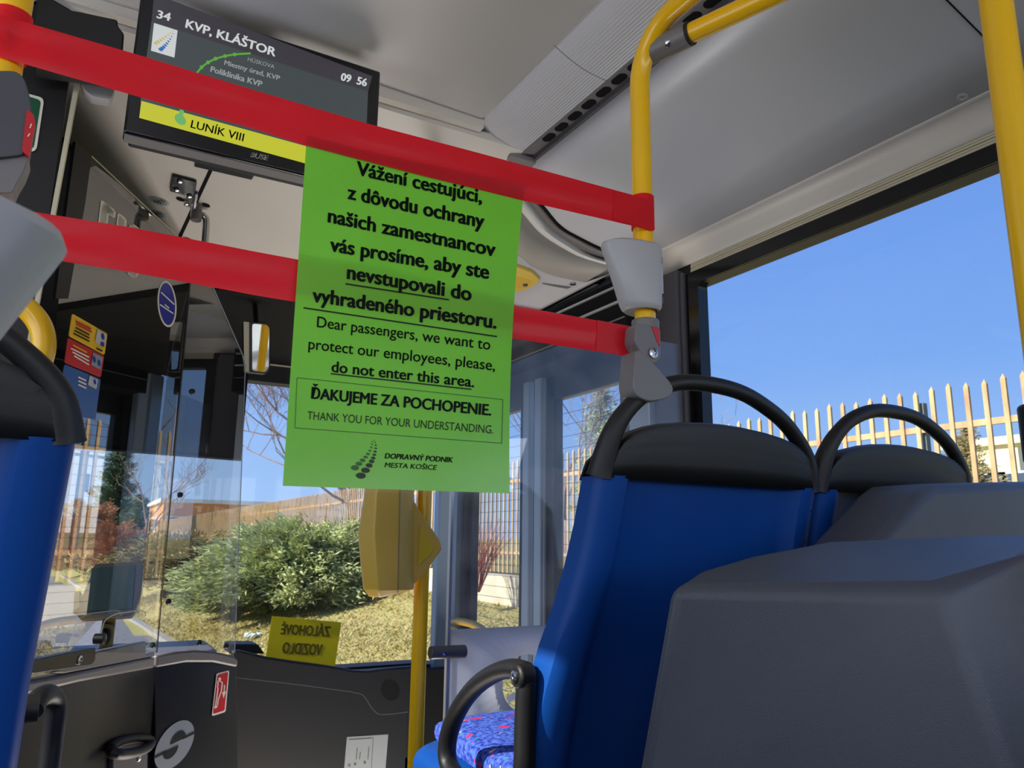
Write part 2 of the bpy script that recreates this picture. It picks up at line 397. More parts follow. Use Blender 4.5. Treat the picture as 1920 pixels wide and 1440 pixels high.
def zside(x): return 2.452-(x-1.10)*(2.452-2.434)/.15 if x < 1.25 else (2.434-(x-1.25)*.1867 if x < 1.40 else 2.406-(x-1.40)*.2923)
mb = MB(); a_, b_ = PZ(1770, 0, 2.42), PZ(1845, 70, 2.40)
for k in range(6):
    p_ = a_+(b_-a_)*(k/6); q_ = a_+(b_-a_)*((k+1)/6); mb.tube([V((p_.x, p_.y, zside(p_.x)-.004)), V((q_.x, q_.y, zside(q_.x)-.004))], .0016, 6)
obj('panel_seam', mb, 'black_matte', _cp)
q_ = PZ(1803, 168, 2.385); obj('panel_button', MB().lathe((q_.x, q_.y, zside(q_.x)-.003), (-.25, 0, -1), [(.0105, 0), (.0105, .003), (.006, .004), (.005, .002)], 18), 'grey_plastic', _cp)
struct('ceiling_panel_left', sweep(mir(side), YB, 1.58), 'ceiling_side', solid=.008)
struct('trim_1', sweep(cove, YB, 3.4), 'cream_panel', solid=.006)
struct('trim_2', sweep(mir(cove), YB, 3.4), 'cream_panel', solid=.006)
mb = MB()
for k in range(4): mb.box((1.597+.001*(k % 2), YB, 2.283+k*.007), (1.612, 1.70, 2.2885+k*.007))
mb.box((1.603, YB, 2.28), (1.615, 1.70, 2.311))
struct('trim_3', mb, 'cream_trim')
# ribbed light strip covers with a dark ventilation rail
def ribbed(x0, z0, x1, z1, n=40):
    p = []
    for i in range(n+1):
        t = i/n; p.append((x0+(x1-x0)*t, z0+(z1-z0)*t - (.0011 if i % 2 else 0) + (.010*math.sin(math.pi*t)*-1)))
    return p
for nm, prof in (('right', ribbed(.79, 2.502, .932, 2.462)), ('left', mir(ribbed(.79, 2.502, .932, 2.462)))):
    t = thing('ceiling_light_strip', 'ribbed pale lamp cover along the ceiling, %s of the aisle' % ('on the right' if nm == 'right' else 'on the left'), 'ceiling light', (.86 if nm == 'right' else -.16, 1.0, 2.46))
    obj('diffuser', sweep(prof, YB, 1.2355), 'lamp_cover', t, smooth=False)
    obj('diffuser', sweep(prof, 1.237, 1.70), 'lamp_cover', t, smooth=False)
    if nm == 'right':
        rail = MB(); rail.box((.932, YB, 2.458), (.967, 1.66, 2.464)); obj('vent_rail', rail, 'mid_grey', t)
        for k in range(15):
            y = .69+k*.058
            pl = Plane((0, 0, 2.4575), (0, 0, -1)); pts = []
            for i in range(20):
                a = 2*math.pi*i/20; cx, sy = math.cos(a), math.sin(a)
                pts.append(V((.9485+.012*cx, y+(.010 if sy > 0 else -.010)+.012*sy, 2.457)))
            obj('vent_slot', MB().prism(pts, (0, 0, .004)), 'black_matte', t)
        obj('side_lip', MB().box((.963, YB, 2.444), (.972, 1.70, 2.466)), 'dark_grey', t, bevel=.001)
        obj('end_cap', MB().prism([(.90, 1.62, 2.468), (.972, 1.60, 2.452), (.976, 1.70, 2.450), (.945, 1.735, 2.452), (.905, 1.71, 2.458)], (0, 0, -.016)), 'mid_grey', t, bevel=.004)
        obj('screw', MB().lathe((.93, 1.69, 2.442), (0, 0, -1), [(.006, 0), (.006, .002), (.003, .004)], 12), 'steel', t)
# right wall with its windows
def wall_side(x, th, openings, y1, nm, zlo=1.33, zhi=2.24):
    mb = MB(); x2 = x+th; a, b = min(x, x2), max(x, x2)
    mb.box((a, YB, 0), (b, y1, zlo)); mb.box((a, YB, zhi), (b, y1, 2.50))
    y = YB
    for o0, o1 in openings:
        mb.box((a, y, zlo), (b, o0, zhi)); y = o1
    mb.box((a, y, zlo), (b, y1, zhi))
    if x < 0: mb.box((a, .16, 2.10), (b, .80, zhi))  # added out-of-view panel, keeps sun off the upper part of the big housing
    return struct(nm, mb, 'black_soft')
wall_side(1.603, .05, ((-3.7, -2.0), (-1.8, .0), (.16, 1.688)), 1.86, 'wall_right')
wall_side(-.953, .05, ((-3.7, -2.0), (-1.8, .0), (.16, 1.59), (1.75, 3.2)), 3.40, 'wall_left', 1.28, 2.24)
struct('wall_rear', MB().box((XL, YB-.05, 0), (XR, YB, 1.2)).box((XL, YB-.05, 2.2), (XR, YB, 2.55)), 'black_soft')
for i, (x, y0, y1, z0) in enumerate(((1.625, .16, 1.688, 1.33), (1.625, -1.8, 0, 1.33), (1.625, -3.7, -2.0, 1.33), (-.93, .16, 1.59, 1.28), (-.93, -1.8, 0, 1.28), (-.93, -3.7, -2.0, 1.28), (-.93, 1.75, 3.2, 1.28))):
    wdw = struct('window_%d' % (i+1), MB().add([(x, y0-.02, z0-.02), (x, y1+.02, z0-.02), (x, y1+.02, 2.26), (x, y0-.02, 2.26)], [(0, 1, 2, 3)]), 'pane')
    if i == 0:
        fr = []; c = 0.03
        def rr(y0, y1, z0, z1, c, n=5):
            out = []
            for cy, cz, a0 in ((y1-c, z1-c, 0), (y0+c, z1-c, 90), (y0+c, z0+c, 180), (y1-c, z0+c, 270)):
                for k in range(n+1):
                    a = math.radians(a0+90*k/n); out.append((cy+c*math.cos(a), cz+c*math.sin(a)))
            return out
        inn = rr(.15, 1.672, 1.36, 2.241, .022); out = rr(.10, 1.725, 1.31, 2.282, .004)
        m_ = MB(); n = len(inn)
        vs = [(1.598, y, z) for y, z in out] + [(1.598, y, z) for y, z in inn] + [(1.63, y, z) for y, z in inn]
        m_.add(vs, [(k, (k+1) % n, (k+1) % n+n, k+n) for k in range(n)] + [(k+n, (k+1) % n+n, (k+1) % n+2*n, k+2*n) for k in range(n)])
        obj('window_frame', m_, 'black_gloss', wdw)
# pillar between window and front door
mb = MB().box((1.575, 1.74, 0), (1.66, 1.86, 2.30)); mb.box((1.585, 1.725, 0), (1.64, 1.745, 2.29))
struct('trim_4', mb, 'dark_grey', bevel=.006)
struct('trim_5', MB().box((1.55, 1.86, 0), (1.66, 1.90, 2.3)).box((1.565, 1.90, 0), (1.66, 1.98, 2.3)), 'alu', bevel=.004)
# front of the saloon: step in the ceiling, overhead cover, dark underside above the windscreen
struct('trim_6', MB().box((-.9, 1.572, 2.474), (.80, 1.60, 2.52)), 'cream_panel', bevel=.003)
PF = Plane((0, 1.60, 2.462), (0, -(2.462-2.215), -(2.40-1.60)))
def zf(y): return 2.462-(y-1.60)*(2.462-2.215)/.80
fpts = [(-.36, 1.60), (.97, 1.60), (1.02, 1.75), (1.0, 2.40), (.06, 2.40), (-.02, 2.30), (-.26, 1.96)]
fc = thing('overhead_cover', 'pale grey cover panel above the windscreen under the ceiling step', 'panel', (.5, 2.0, 2.2))
obj('panel', MB().prism([(x, y, zf(y)) for x, y in fpts], (0, 0, .02)), 'cream_panel', fc, smooth=False)
mb = MB(); mb.plate(PF, [(399, 302), (406, 304), (340, 446), (333, 445)], .001, .002); obj('panel_joint', mb, 'black_matte', fc)
for c in ((298, 378), (291.5, 401)):
    mb = MB(); mb.disc(PF, c, (20, 4.5), (-3, -7.5), .002, 32, .002); sp = obj('speaker_grille', mb, 'off_white', fc)
    mb = MB(); mb.disc(PF, c, (16, 3.6), (-2.4, -6), .003, 28); obj('grille_mesh', mb, 'silver_print', sp)
    mb = MB()
    for k in range(14): mb.disc(PF, (c[0]+11*math.cos(k*2.4)*math.sqrt(k/14), c[1]+3.8*math.sin(k*2.4)*math.sqrt(k/14)), (1.6, .4), (0, -.8), .0036, 8)
    obj('grille_hole', mb, 'black_matte', sp)
for c in ((338, 374), (386, 385), (352, 449.5)):
    mb = MB(); mb.disc(PF, c, (8, 2), (-1, -3.6), .0015, 20); obj('screw_hole', mb, 'black_matte', fc)
br = thing('latch_bracket', 'black latch plate with chrome bolts and grey rod under the overhead cover', 'latch', tuple(PF(345, 350)))
mb = MB(); mb.plate(PF, rpx([(323, 330), (369, 342), (364, 371), (318, 359)], 3), .008, .008); obj('plate', mb, 'black_gloss', br, bevel=.001)
for c in ((337, 340), (331, 356), (355, 368), (350, 382)):
    p = PF(*c, .008); obj('bolt', MB().lathe(p, PF.n, [(.0075, 0), (.007, .004), (.003, .006)], 10), 'steel', br)
a = PF(367, 362, .004); b = PF(361, 405, .02)
obj('arm', MB().tube([a, (a+b)/2+PF.n*.006, b], .006, 8), 'steel', br)
a = PF(368, 405, .03); obj('bumper', MB().lathe(a, (0, 0, -1), [(.013, -.02), (.014, .012), (.012, .014)], 16), 'mid_grey', br)
a = PF(372, 402, .02); b = V((a.x+.012, a.y, a.z)); obj('rod', MB().tube(smooth_path([a, b+V((.004, 0, -.004)), b+V((.010, 0, -.03)), b+V((.012, 0, -.16))]), .009, 12), 'steel', br)
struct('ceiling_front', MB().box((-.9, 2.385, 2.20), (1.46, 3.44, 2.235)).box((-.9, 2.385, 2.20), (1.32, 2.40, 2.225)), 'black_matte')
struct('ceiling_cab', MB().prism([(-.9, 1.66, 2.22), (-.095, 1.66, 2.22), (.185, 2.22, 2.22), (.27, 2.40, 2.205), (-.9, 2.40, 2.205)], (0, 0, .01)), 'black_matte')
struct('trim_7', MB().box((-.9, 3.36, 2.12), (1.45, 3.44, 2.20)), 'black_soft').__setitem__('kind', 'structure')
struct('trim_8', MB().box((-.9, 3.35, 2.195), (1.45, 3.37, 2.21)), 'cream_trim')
# windscreen and front mask
def bow(x): return 3.46-.20*abs((x-.35)/1.25)**4
mb = MB(); xs = [-.88+i*(2.42/24) for i in range(25)]
mb.loft([[V((x, bow(x), z)) for x in xs] for z in (.84, 2.24)], closed=False)
struct('window_8', mb, 'pane')
struct('trim_9', MB().prism([(-.9, 3.36, .84), (1.40, 3.36, .84), (1.52, 3.24, .84), (1.58, 3.30, .84), (1.45, 3.46, .84), (-.9, 3.50, .84)], (0, 0, .075)), 'black_soft')
struct('wall_front', MB().box((-.95, 3.38, -.2), (1.5, 3.5, .86)), 'black_soft')
# right front corner post
struct('trim_10', MB().prism([(1.455, 3.235, 0), (1.50, 3.20, 0), (1.545, 3.215, 0), (1.56, 3.28, 0), (1.47, 3.32, 0)], (0, 0, 2.2)), 'alu_blue', bevel=.008)
struct('trim_11', MB().box((1.575, 3.22, 0), (1.63, 3.33, 2.2)), 'black', bevel=.006)

# ---- front passenger door: two glazed leaves in black frames
DX = 1.62
def leaf(y0, y1, label, n_lines):
    t = thing('door_leaf', label, 'door', (DX, (y0+y1)/2, 0))
    mb = MB()
    for a, b in ((y0, y0+.075), (y1-.075, y1)): mb.box((DX-.02, a, .02), (DX+.02, b, 2.14))
    mb.box((DX-.02, y0, .02), (DX+.02, y1, .14)); mb.box((DX-.02, y0, 2.0), (DX+.02, y1, 2.14))
    obj('frame', mb, 'black', t, bevel=.006)
    s = MB().box((DX-.03, y0-.012, .02), (DX-.008, y0+.012, 2.1)).box((DX-.03, y1-.012, .02), (DX-.008, y1+.012, 2.1))
    obj('edge_seal', s, 'alu_blue', t, bevel=.003)
    obj('pane', MB().add([(DX, y0+.05, .1), (DX, y1-.05, .1), (DX, y1-.05, 2.05), (DX, y0+.05, 2.05)], [(0, 1, 2, 3)]), 'pane', t)
    mb = MB()
    for k in range(n_lines):
        z = .5+k*.045; mb.box((DX-.003, y0+.075, z), (DX-.0015, y1-.075, z+.0016))
    obj('heating_wires', mb, 'window_dark', t)
    return t
leaf(2.00, 2.56, 'rear glazed door leaf with thin heating wires, beside the grey door post', 33)
leaf(2.68, 3.26, 'front glazed door leaf with thin heating wires, beside the windscreen corner', 33)
struct('door_1', MB().box((1.575, 2.55, 0), (1.60, 2.60, 2.1)).box((1.575, 2.64, 0), (1.60, 2.69, 2.1)), 'alu_blue', bevel=.004)
hd = thing('door_header', 'black door mechanism header with pale rails above the front door', 'door mechanism', (1.53, 2.6, 2.0))
obj('casing', MB().box((1.47, 1.86, 2.10), (1.64, 3.3, 2.30)), 'black_matte', hd, bevel=.004)
obj('rail', MB().box((1.462, 1.87, 2.27), (1.471, 3.28, 2.276)), 'alu', hd)
obj('rail', MB().box((1.462, 1.87, 2.215), (1.471, 3.28, 2.222)), 'alu', hd)
obj('rail', MB().box((1.465, 1.87, 2.16), (1.471, 3.28, 2.163)), 'mid_grey', hd)
# handles on the door leaves
hb = thing('door_handle_bar', 'curved yellow grab bar behind the frosted partition by the front door', 'grab bar', (1.5, 2.66, 1.0))
p = [PX(u, v, 1.50) for u, v in ((844, 1166), (858, 1165), (878, 1168), (896, 1175), (915, 1190), (930, 1215), (938, 1260))]
obj('tube', MB().tube(smooth_path(p), .016, 12), 'yellow_paint', hb)
obj('bracket', MB().tube([p[0], V((1.60, p[0].y, p[0].z))], .012, 10), 'black', hb)
rg = thing('door_release_ring', 'small yellow ring handle at the left edge of the frosted partition', 'handle', tuple(PX(847, 1200, 1.48)))
obj('ring', MB().tube([PX(850+9*math.cos(t), 1197+19*math.sin(t), 1.48) for t in [2*math.pi*i/18 for i in range(18)]], .008, 8, loop=True), 'yellow_bright', rg)
obj('stem', MB().tube([PX(858, 1197, 1.48), V((1.605, PX(858, 1197, 1.48).y, PX(858, 1197, 1.48).z))], .007, 8), 'black', rg)
# rounded cover over the door drive
dc = thing('door_drive_cover', 'rounded pale grey door drive cover with a white curved band, above the front door', 'cover', (1.2, 1.9, 2.3))
gapc = [(940, 300), (985, 352), (1017, 387), (1050, 425), (1087, 447), (1130, 468), (1185, 487)]
wup = [(938, 312), (975, 360), (1000, 392), (1033, 430), (1072, 457), (1113, 480), (1185, 500)]
wlo = [(930, 335), (955, 372), (981, 401), (1012, 436), (1052, 463), (1095, 484), (1165, 503)]
flo = [(895, 430), (935, 458), (972, 478), (1000, 500), (1030, 514), (1066, 523), (1125, 533)]
def under_side(lst, dz):
    out = []
    for u, v in lst:
        z = 2.44
        for _ in range(6): p_ = PZ(u, v, z); z = zside(p_.x)-dz
        out.append(PZ(u, v, z))
    return out
r0 = under_side(gapc, .006); r1 = under_side(wup, .010); r2 = under_side(wlo, .030); r3 = [PZ(u, v, 2.33) for u, v in flo]
r0b = [p+V((0, 0, .03)) for p in r0]
obj('collar', MB().loft([smooth_path(r0), smooth_path(r1)], closed=False), 'mid_grey', dc, solid=.004)
obj('band', MB().loft([smooth_path(r1), smooth_path([(a+b)/2+V((-.004, -.006, -.004)) for a, b in zip(r1, r2)]), smooth_path(r2)], closed=False), 'white_paint', dc, solid=.004)
obj('gap', MB().loft([smooth_path(r0b), smooth_path(r0)], closed=False), 'black_matte', dc, solid=.004)
obj('face', MB().loft([smooth_path(r2), smooth_path([(a+b)/2+V((-.006, -.01, 0)) for a, b in zip(r2, r3)]), smooth_path(r3)], closed=False), 'cover_grey', dc, solid=.004)
obj('dark_joint', MB().tube(smooth_path(r0), .0055, 8), 'black_matte', dc)
und = smooth_path(r3) + [V((1.47, 1.93, 2.33)), V((1.47, 3.3, 2.30)), V((1.0, 3.3, 2.30)), V((.9, 2.3, 2.33))]
obj('underside', MB().add(und, [tuple(range(len(und)))]), 'ceiling_panel', dc, solid=.004)
PU = Plane((0, 0, 2.327), (0, 0, -1))
mb = MB(); mb.plate(PU, [(1018, 530), (1072, 538), (1020, 562), (966, 590), (950, 585)], .001, .004); obj('flap', mb, 'mid_grey', dc)
obj('screw', MB().lathe(PU(1074, 532, .002), (0, 0, -1), [(.011, 0), (.011, .003), (.005, .004)], 16), 'steel', dc)
vb = thing('emergency_valve', 'small pale yellow emergency door valve under the rounded cover', 'valve', tuple(PU(990, 527)))
mb = MB(); mb.plate(PU, rpx([(955, 496), (998, 512), (1014, 527), (992, 541), (968, 549), (940, 540)], 5), .012, .012); obj('box', mb, 'valve_yellow', vb, bevel=.003)
mb = MB(); mb.plate(PU, rpx([(968, 518), (990, 524), (998, 528), (978, 541), (966, 540)], 3), .0125, .001); obj('recess', mb, 'yellow_plastic', vb)
obj('knob', MB().lathe(PU(985, 533, .012), (0, 0, -1), [(.009, 0), (.008, .006), (.004, .008)], 12), 'dark_grey', vb)

# ================================================================== POLES AND RAILS
PR, PL_, PN, PV = (.772, .93), (-.117, .93), (.945, .44), (.727, 1.70)
t = thing('grab_pole', 'yellow grab pole bent back under the ceiling, holding the right ends of the red ribbons', 'grab pole', (PR[0], PR[1], 1.68))
path = [V((PR[0], PR[1], 1.775)), V((PR[0], PR[1], 2.20))] + [V((PR[0]+.0*(1-math.cos(a)), PR[1]-.09*(1-math.cos(a)), 2.225+.09*math.sin(a))) for a in [math.pi/2*i/8 for i in range(9)]] + [V((PR[0], -.6, 2.315))]
obj('tube', MB().tube(path, .0168, 18), 'yellow_paint', t)
dv = (V((PN[0], PN[1], 0))-V((PR[0], PR[1], 0))).normalized()
s0 = V((PR[0]+.006, PR[1]-.012, 2.282))
sl = obj('joint_sleeve', MB().tube([s0-dv*.004, s0+dv*.082], .0205, 18), 'mid_grey', t, bevel=.002)
obj('seal', MB().tube([s0+dv*.080, s0+dv*.087], .0198, 18), 'rubber', sl)
side_n = V((0, 0, 1)).cross(dv); side_n = side_n if side_n.dot(ORI-s0) > 0 else -side_n
obj('bolt', MB().lathe(s0+dv*.05+(side_n*.72-V((0, 0, .55)))*.0195, side_n*.72-V((0, 0, .55)), [(.0062, 0), (.006, .003), (.003, .0045)], 12), 'steel', sl)
t = thing('handrail', 'short yellow handrail running back from the grey joint sleeve under the ceiling', 'handrail', tuple(s0+dv*.08))
obj('tube', MB().tube([s0+dv*.07, V((PN[0], PN[1], 2.282))], .0165, 18), 'yellow_paint', t)
t = thing('grab_pole', 'yellow grab pole close to the camera at the right edge, before the big window', 'grab pole', (PN[0], PN[1], 0))
obj('tube', MB().tube([(PN[0], PN[1], .0), (PN[0], PN[1], 2.45)], .0188, 20), 'yellow_paint', t)
zc = PY(1950, 790, PN[1]).z
obj('clamp', MB().tube([(PN[0], PN[1], zc+.022), (PN[0], PN[1], zc-.045)], .031, 18), 'black', t, bevel=.004)
obj('mark', MB().tube([(PN[0], PN[1], zc-.0455), (PN[0], PN[1], zc-.11)], .0285, 18), 'red_sticker', t, bevel=.003)
t = thing('grab_pole', 'yellow grab pole at the left edge holding the left ends of the red ribbons', 'grab pole', (PL_[0], PL_[1], 1.7))
obj('tube', MB().tube([(PL_[0], PL_[1], 1.60), (PL_[0], PL_[1], 2.48)], .0168, 18), 'yellow_paint', t)
t = thing('grab_pole', 'yellow grab pole carrying the ticket validator, beside the frosted partition', 'grab pole', (PV[0], PV[1], 0))
obj('tube', MB().tube([(PV[0], PV[1], 0), (PV[0], PV[1], 2.33)], .0172, 20), 'yellow_paint', t)
a = PY(806, 1224, 1.69); b = PY(872, 1221, 1.69)
ck = thing('pole_clamp', 'dark grey round clamp joining the validator pole to the frosted partition', 'clamp', tuple(a))
obj('sleeve', MB().tube([a, b], .0145, 16), 'dark_grey', ck, bevel=.002)
q = PY(833, 1225, 1.675); obj('bolt', MB().lathe(q, (0, -1, 0), [(.005, 0), (.005, .002), (.002, .003)], 10), 'steel', ck)
# conical holder cups
def cup(name, label, c, zt, zb, Lt, Lb, R, W, sgn, group=None, clips=True):
    t = thing(name, label, 'pole holder', (c[0], c[1], zb))
    rings = []; n = 32
    def rg_(L, Rr, Wd, z):
        out = []
        for k in range(n):
            a = 2*math.pi*k/n; ca, sa = math.cos(a), math.sin(a)
            x = (-L if ca < 0 else -Rr)*abs(ca)**.8*-1*(1 if ca > 0 else 1)
            x = (Rr*abs(ca)**.55 if ca > 0 else -L*abs(ca)**.9); out.append(V((c[0]+sgn*x, c[1]+Wd*sa, z)))
        return out
    h = zt-zb
    rings = [rg_(.017, .017, .017, zt+.006), rg_(Lt*.8, R*.9, W*.8, zt+.004), rg_(Lt*.97, R, W*.97, zt-.002), rg_(Lt, R*1.03, W, zt-.008), rg_(Lb+.004, R*.97, W*.93, zb+.010), rg_(Lb, R*.95, W*.9, zb+.004), rg_(Lb*.86, R*.85, W*.8, zb), rg_(.018, .018, .018, zb+.003)]
    obj('shell', MB().loft(rings), 'grey_plastic', t)
    if clips:
        for z in (zt-.02, zb+.02): obj('clip', MB().box((c[0]+sgn*(R*.9), c[1]-.02, z-.006), (c[0]+sgn*(R*1.03+.003), c[1]+.0, z+.006)), 'dark_grey', t, bevel=.001)
        obj('lid_strip', MB().box((c[0]+sgn*R*.95, c[1]-.022, zb+.03), (c[0]+sgn*(R*1.03+.002), c[1]+.012, zt-.03)), 'off_white', t, bevel=.001)
    return t
zt_, zb_ = PY(1180, 462, .93).z, PY(1196, 584, .93).z
cup('pole_holder', 'light grey conical plastic holder on the yellow pole above the right seats', PR, zt_, zb_, .083, .042, .019, .034, 1)
cup('pole_holder', 'pale grey conical plastic holder, close up and blurred at the left edge', (-.095, .45), 1.606, 1.478, .078, .022, .03, .06, -1, clips=False)
# clamp that ties the right pole to the seat handle
SP = YP(.915)
t = thing('seat_clamp', 'grey pivoting clamp tying the yellow pole to the black seat handle', 'clamp', (PR[0], PR[1], 1.66))
z1 = PY(1205, 600, .93).z; z2 = PY(1205, 655, .93).z
obj('socket', MB().tube([(PR[0], PR[1], z1), (PR[0], PR[1], z2)], .0222, 20), 'mid_grey', t, bevel=.002)
mb = MB(); mb.plate(YP(.884), rpx([(1193, 606), (1238, 612), (1240, 664), (1236, 676), (1224, 683), (1210, 678), (1200, 658), (1190, 640)], 8), 0, .044); fk = obj('fork', mb, 'mid_grey', t, bevel=.004)
mb = MB(); mb.plate(YP(.883), [(1222, 612), (1236, 614), (1238, 650), (1232, 640)], .0, .004); obj('mark', mb, 'red_sticker', fk, label='red marker')
obj('bolt', MB().lathe(YP(.884)(1224, 662), (0, -1, 0), [(.0085, 0), (.0085, .003), (.0045, .004), (.004, .002)], 16), 'steel', fk)
mb = MB(); mb.plate(YP(.872), rpx([(1192, 655), (1206, 660), (1224, 678), (1248, 706), (1262, 722), (1262, 738), (1246, 749), (1216, 753), (1192, 742), (1187, 722), (1190, 690)], 9), 0, .036); obj('arm', mb, 'mid_grey', t, bevel=.006)
# unit on the left pole
t = thing('stop_button_box', 'dark grey rounded button box with a red label on the left yellow pole', 'button box', tuple(PY(20, 340, .915)))
mb = MB(); mb.plate(YP(.895), rpx([(-40, 132), (30, 132), (46, 146), (56, 180), (60, 215), (54, 260), (46, 290), (-40, 300)], 12), 0, .05); obj('shell', mb, 'dark_grey', t, bevel=.008, seg=3)
mb = MB(); mb.plate(YP(.9), rpx([(-25, 285), (52, 280), (55, 294), (44, 322), (30, 345), (24, 362), (-25, 362)], 8), 0, .036); obj('neck', mb, 'mid_grey', t, bevel=.006)
mb = MB(); mb.plate(YP(.8935), rpx([(50, 205), (63, 214), (66, 232), (60, 262), (54, 292), (41, 283)], 3), .001, .008); lb = obj('label', mb, 'red_sticker', t, label='red label with pale border')
mb = MB(); line_px(mb, (52, 256), (56, 250), 2, YP(.8935), .0018); line_px(mb, (56, 240), (59, 232), 2, YP(.8935), .0018); obj('mark', mb, 'white_print', lb)
# curved yellow rail behind the left seat
t = thing('grab_rail', 'curved yellow grab rail behind the handle of the left seat', 'grab rail', tuple(PY(60, 720, 1.3)))
p = [PY(u, v, 1.3) for u, v in ((-10, 556), (22, 562), (52, 580), (76, 612), (82, 650), (72, 690), (62, 730), (54, 790))]
obj('tube', MB().tube(smooth_path(p), .0165, 14), 'yellow_paint', t)

# ================================================================== RED RIBBONS AND THE GREEN NOTICE
def ribbon(label, top, bot, y, wrap):
    t = thing('barrier_ribbon', label, 'barrier ribbon', tuple(PY(600, (top[2][1]+bot[2][1])/2, y)))
    pl = YP(y); mb = MB()
    def at_u(pts, u):
        for (ua, va), (ub, vb) in zip(pts[:-1], pts[1:]):
            if u <= ub: return V((u, va+(vb-va)*(u-ua)/(ub-ua), 0))
        return V((pts[-1][0], pts[-1][1], 0))
    us = [top[0][0]+(top[-1][0]-top[0][0])*i/60 for i in range(61)]
    a = [at_u(top, u) for u in us]; b = [at_u(bot, max(u, bot[0][0])) for u in us]
    rows = []
    for k in range(7):
        f = k/6
        rows.append([pl(p.x+(q.x-p.x)*f, p.y+(q.y-p.y)*f, .0015*math.sin(f*9+i*.13)*math.sin(i*.21)) for i, (p, q) in enumerate(zip(a, b))])
    mb.loft(rows, closed=False); obj('band', mb, 'red_tape', t, recalc=False)
    for (cx, cy), z0, z1, side in wrap:
        m2 = MB(); n = 24
        m2.loft([[V((cx+.0192*math.cos(2*math.pi*i/n), cy+.0192*math.sin(2*math.pi*i/n), z)) for i in range(n)] for z in (z0, z1)], cap=False)
        obj('wrap', m2, 'red_tape', t)
    return t
zz = lambda u, v: PY(u, v, .93).z
t = ribbon('upper red barrier ribbon stretched across the aisle, overlapping the top of the green notice',
       [(-90, -4), (0, 28), (250, 100), (480, 170), (687, 231), (880, 282), (962, 304), (1225, 376)],
       [(-90, 80), (0, 107), (150, 150), (237, 175), (480, 243), (567, 271), (800, 331), (980, 376), (1175, 421), (1225, 433)], .9105,
       [(PL_, zz(30, 30), zz(30, 115), -1), (PR, zz(1205, 371), zz(1205, 430), 1)])
mb = MB(); pl = YP(.9105); mb.plate(pl, [(1152, 356), (1226, 377), (1226, 433), (1150, 410)], .0012, 0); obj('fold', mb, 'red_tape', t)
t = ribbon('lower red barrier ribbon stretched across the aisle, behind the green notice',
       [(-60, 378), (82, 400), (250, 427), (480, 472), (700, 513), (961, 572), (1176, 611)],
       [(-60, 468), (110, 489), (250, 511), (480, 554), (700, 590), (959, 634), (1176, 668)], .9105,
       [(PL_, zz(30, 385), zz(30, 478), -1)])
mb = MB(); mb.plate(pl, [(1120, 600), (1184, 612), (1182, 668), (1118, 658)], .0012, 0); obj('fold', mb, 'red_tape', t)
_a, _b, _c = PY(575, 258, .9125), PY(983, 350, .9125), PY(745, 920, .893)
PG = Plane(_a, (_b-_a).cross(_c-_a))
t = thing('paper_notice', 'laminated green paper notice in Slovak and English hanging from the red ribbons', 'notice', tuple(PG(745, 920)))
sheet = [(575, 258), (983, 350), (974, 450), (965, 545), (958, 635), (953, 735), (952, 800), (955, 925), (745, 920), (530, 910), (543, 700), (560, 480)]
def grid_px(mb, plane, TL, TR, BR, BL, n=16, amp=.0012, lift=0):
    rows = []
    for j in range(n+1):
        g = j/n; row = []
        for i in range(n+1):
            f = i/n
            u = (TL[0]*(1-f)+TR[0]*f)*(1-g)+(BL[0]*(1-f)+BR[0]*f)*g; v = (TL[1]*(1-f)+TR[1]*f)*(1-g)+(BL[1]*(1-f)+BR[1]*f)*g
            bow_ = -9*math.sin(math.pi*g)*f if TR[0] > 900 else 0
            row.append(plane(u+bow_, v, lift))
        rows.append(row)
    mb.loft(rows, closed=False)
mb = MB(); grid_px(mb, PG, (575, 258), (983, 350), (955, 925), (530, 911)); sh = obj('sheet', mb, 'green_paper', t)
mb = MB(); grid_px(mb, PG, (568, 252), (984, 346), (958, 931), (524, 917), lift=.0003); obj('lamination', mb, 'laminate', t)
for tx, p0, p1, cap in (('Vážení cestujúci,', (668, 327), (904, 381), 25), ('z dôvodu ochrany', (651, 372), (908, 428), 26), ('našich zamestnancov', (614, 416), (929, 481), 26),
                       ('vás prosíme, aby ste', (618, 470), (917, 523), 26), ('nevstupovali do', (650, 522), (884, 564), 26), ('vyhradeného priestoru.', (585, 565), (931, 616), 26)):
    text_part('bold_text_line', 'ink', sh, tx, p0, p1, cap, PG, .0009, .043, res=4)
text_part('bold_text_line', 'ink', sh, 'ĎAKUJEME ZA POCHOPENIE.', (583, 747), (921, 779), 20, PG, .0009, .043)
text_part('emblem_lettering', 'ink', sh, 'DOPRAVNÝ PODNIK', (721, 859), (849, 867), 9.5, PG, .0009, .045, shear=.18)
for tx, p0, p1, cap in (('Dear passengers, we want to', (594, 613), (919, 656), 20), ('protect our employees, please,', (578, 654), (928, 695), 20)):
    text_part('thin_text_line', 'ink', sh, tx, p0, p1, cap, PG, .0009, .012, res=4)
text_part('thin_text_line', 'ink', sh, 'do not enter this area.', (621, 697), (889, 726), 20, PG, .0009, .03)
text_part('thin_text_line', 'ink', sh, 'THANK YOU FOR YOUR UNDERSTANDING.', (576, 786), (925, 813), 15, PG, .0009, 0)
text_part('emblem_lettering', 'ink', sh, 'MESTA KOŠICE', (721, 876), (818, 881), 9, PG, .0009, .02, shear=.18)
mb = MB()
line_px(mb, (648, 532), (842, 562), 2.6, PG); line_px(mb, (569, 577), (932, 631), 2.6, PG); line_px(mb, (620, 700.5), (884, 730), 2.4, PG)
obj('underline', mb, 'ink', sh, smooth=False)
mb = MB(); bx = [(557, 708), (943, 749), (941, 831), (553, 802)]
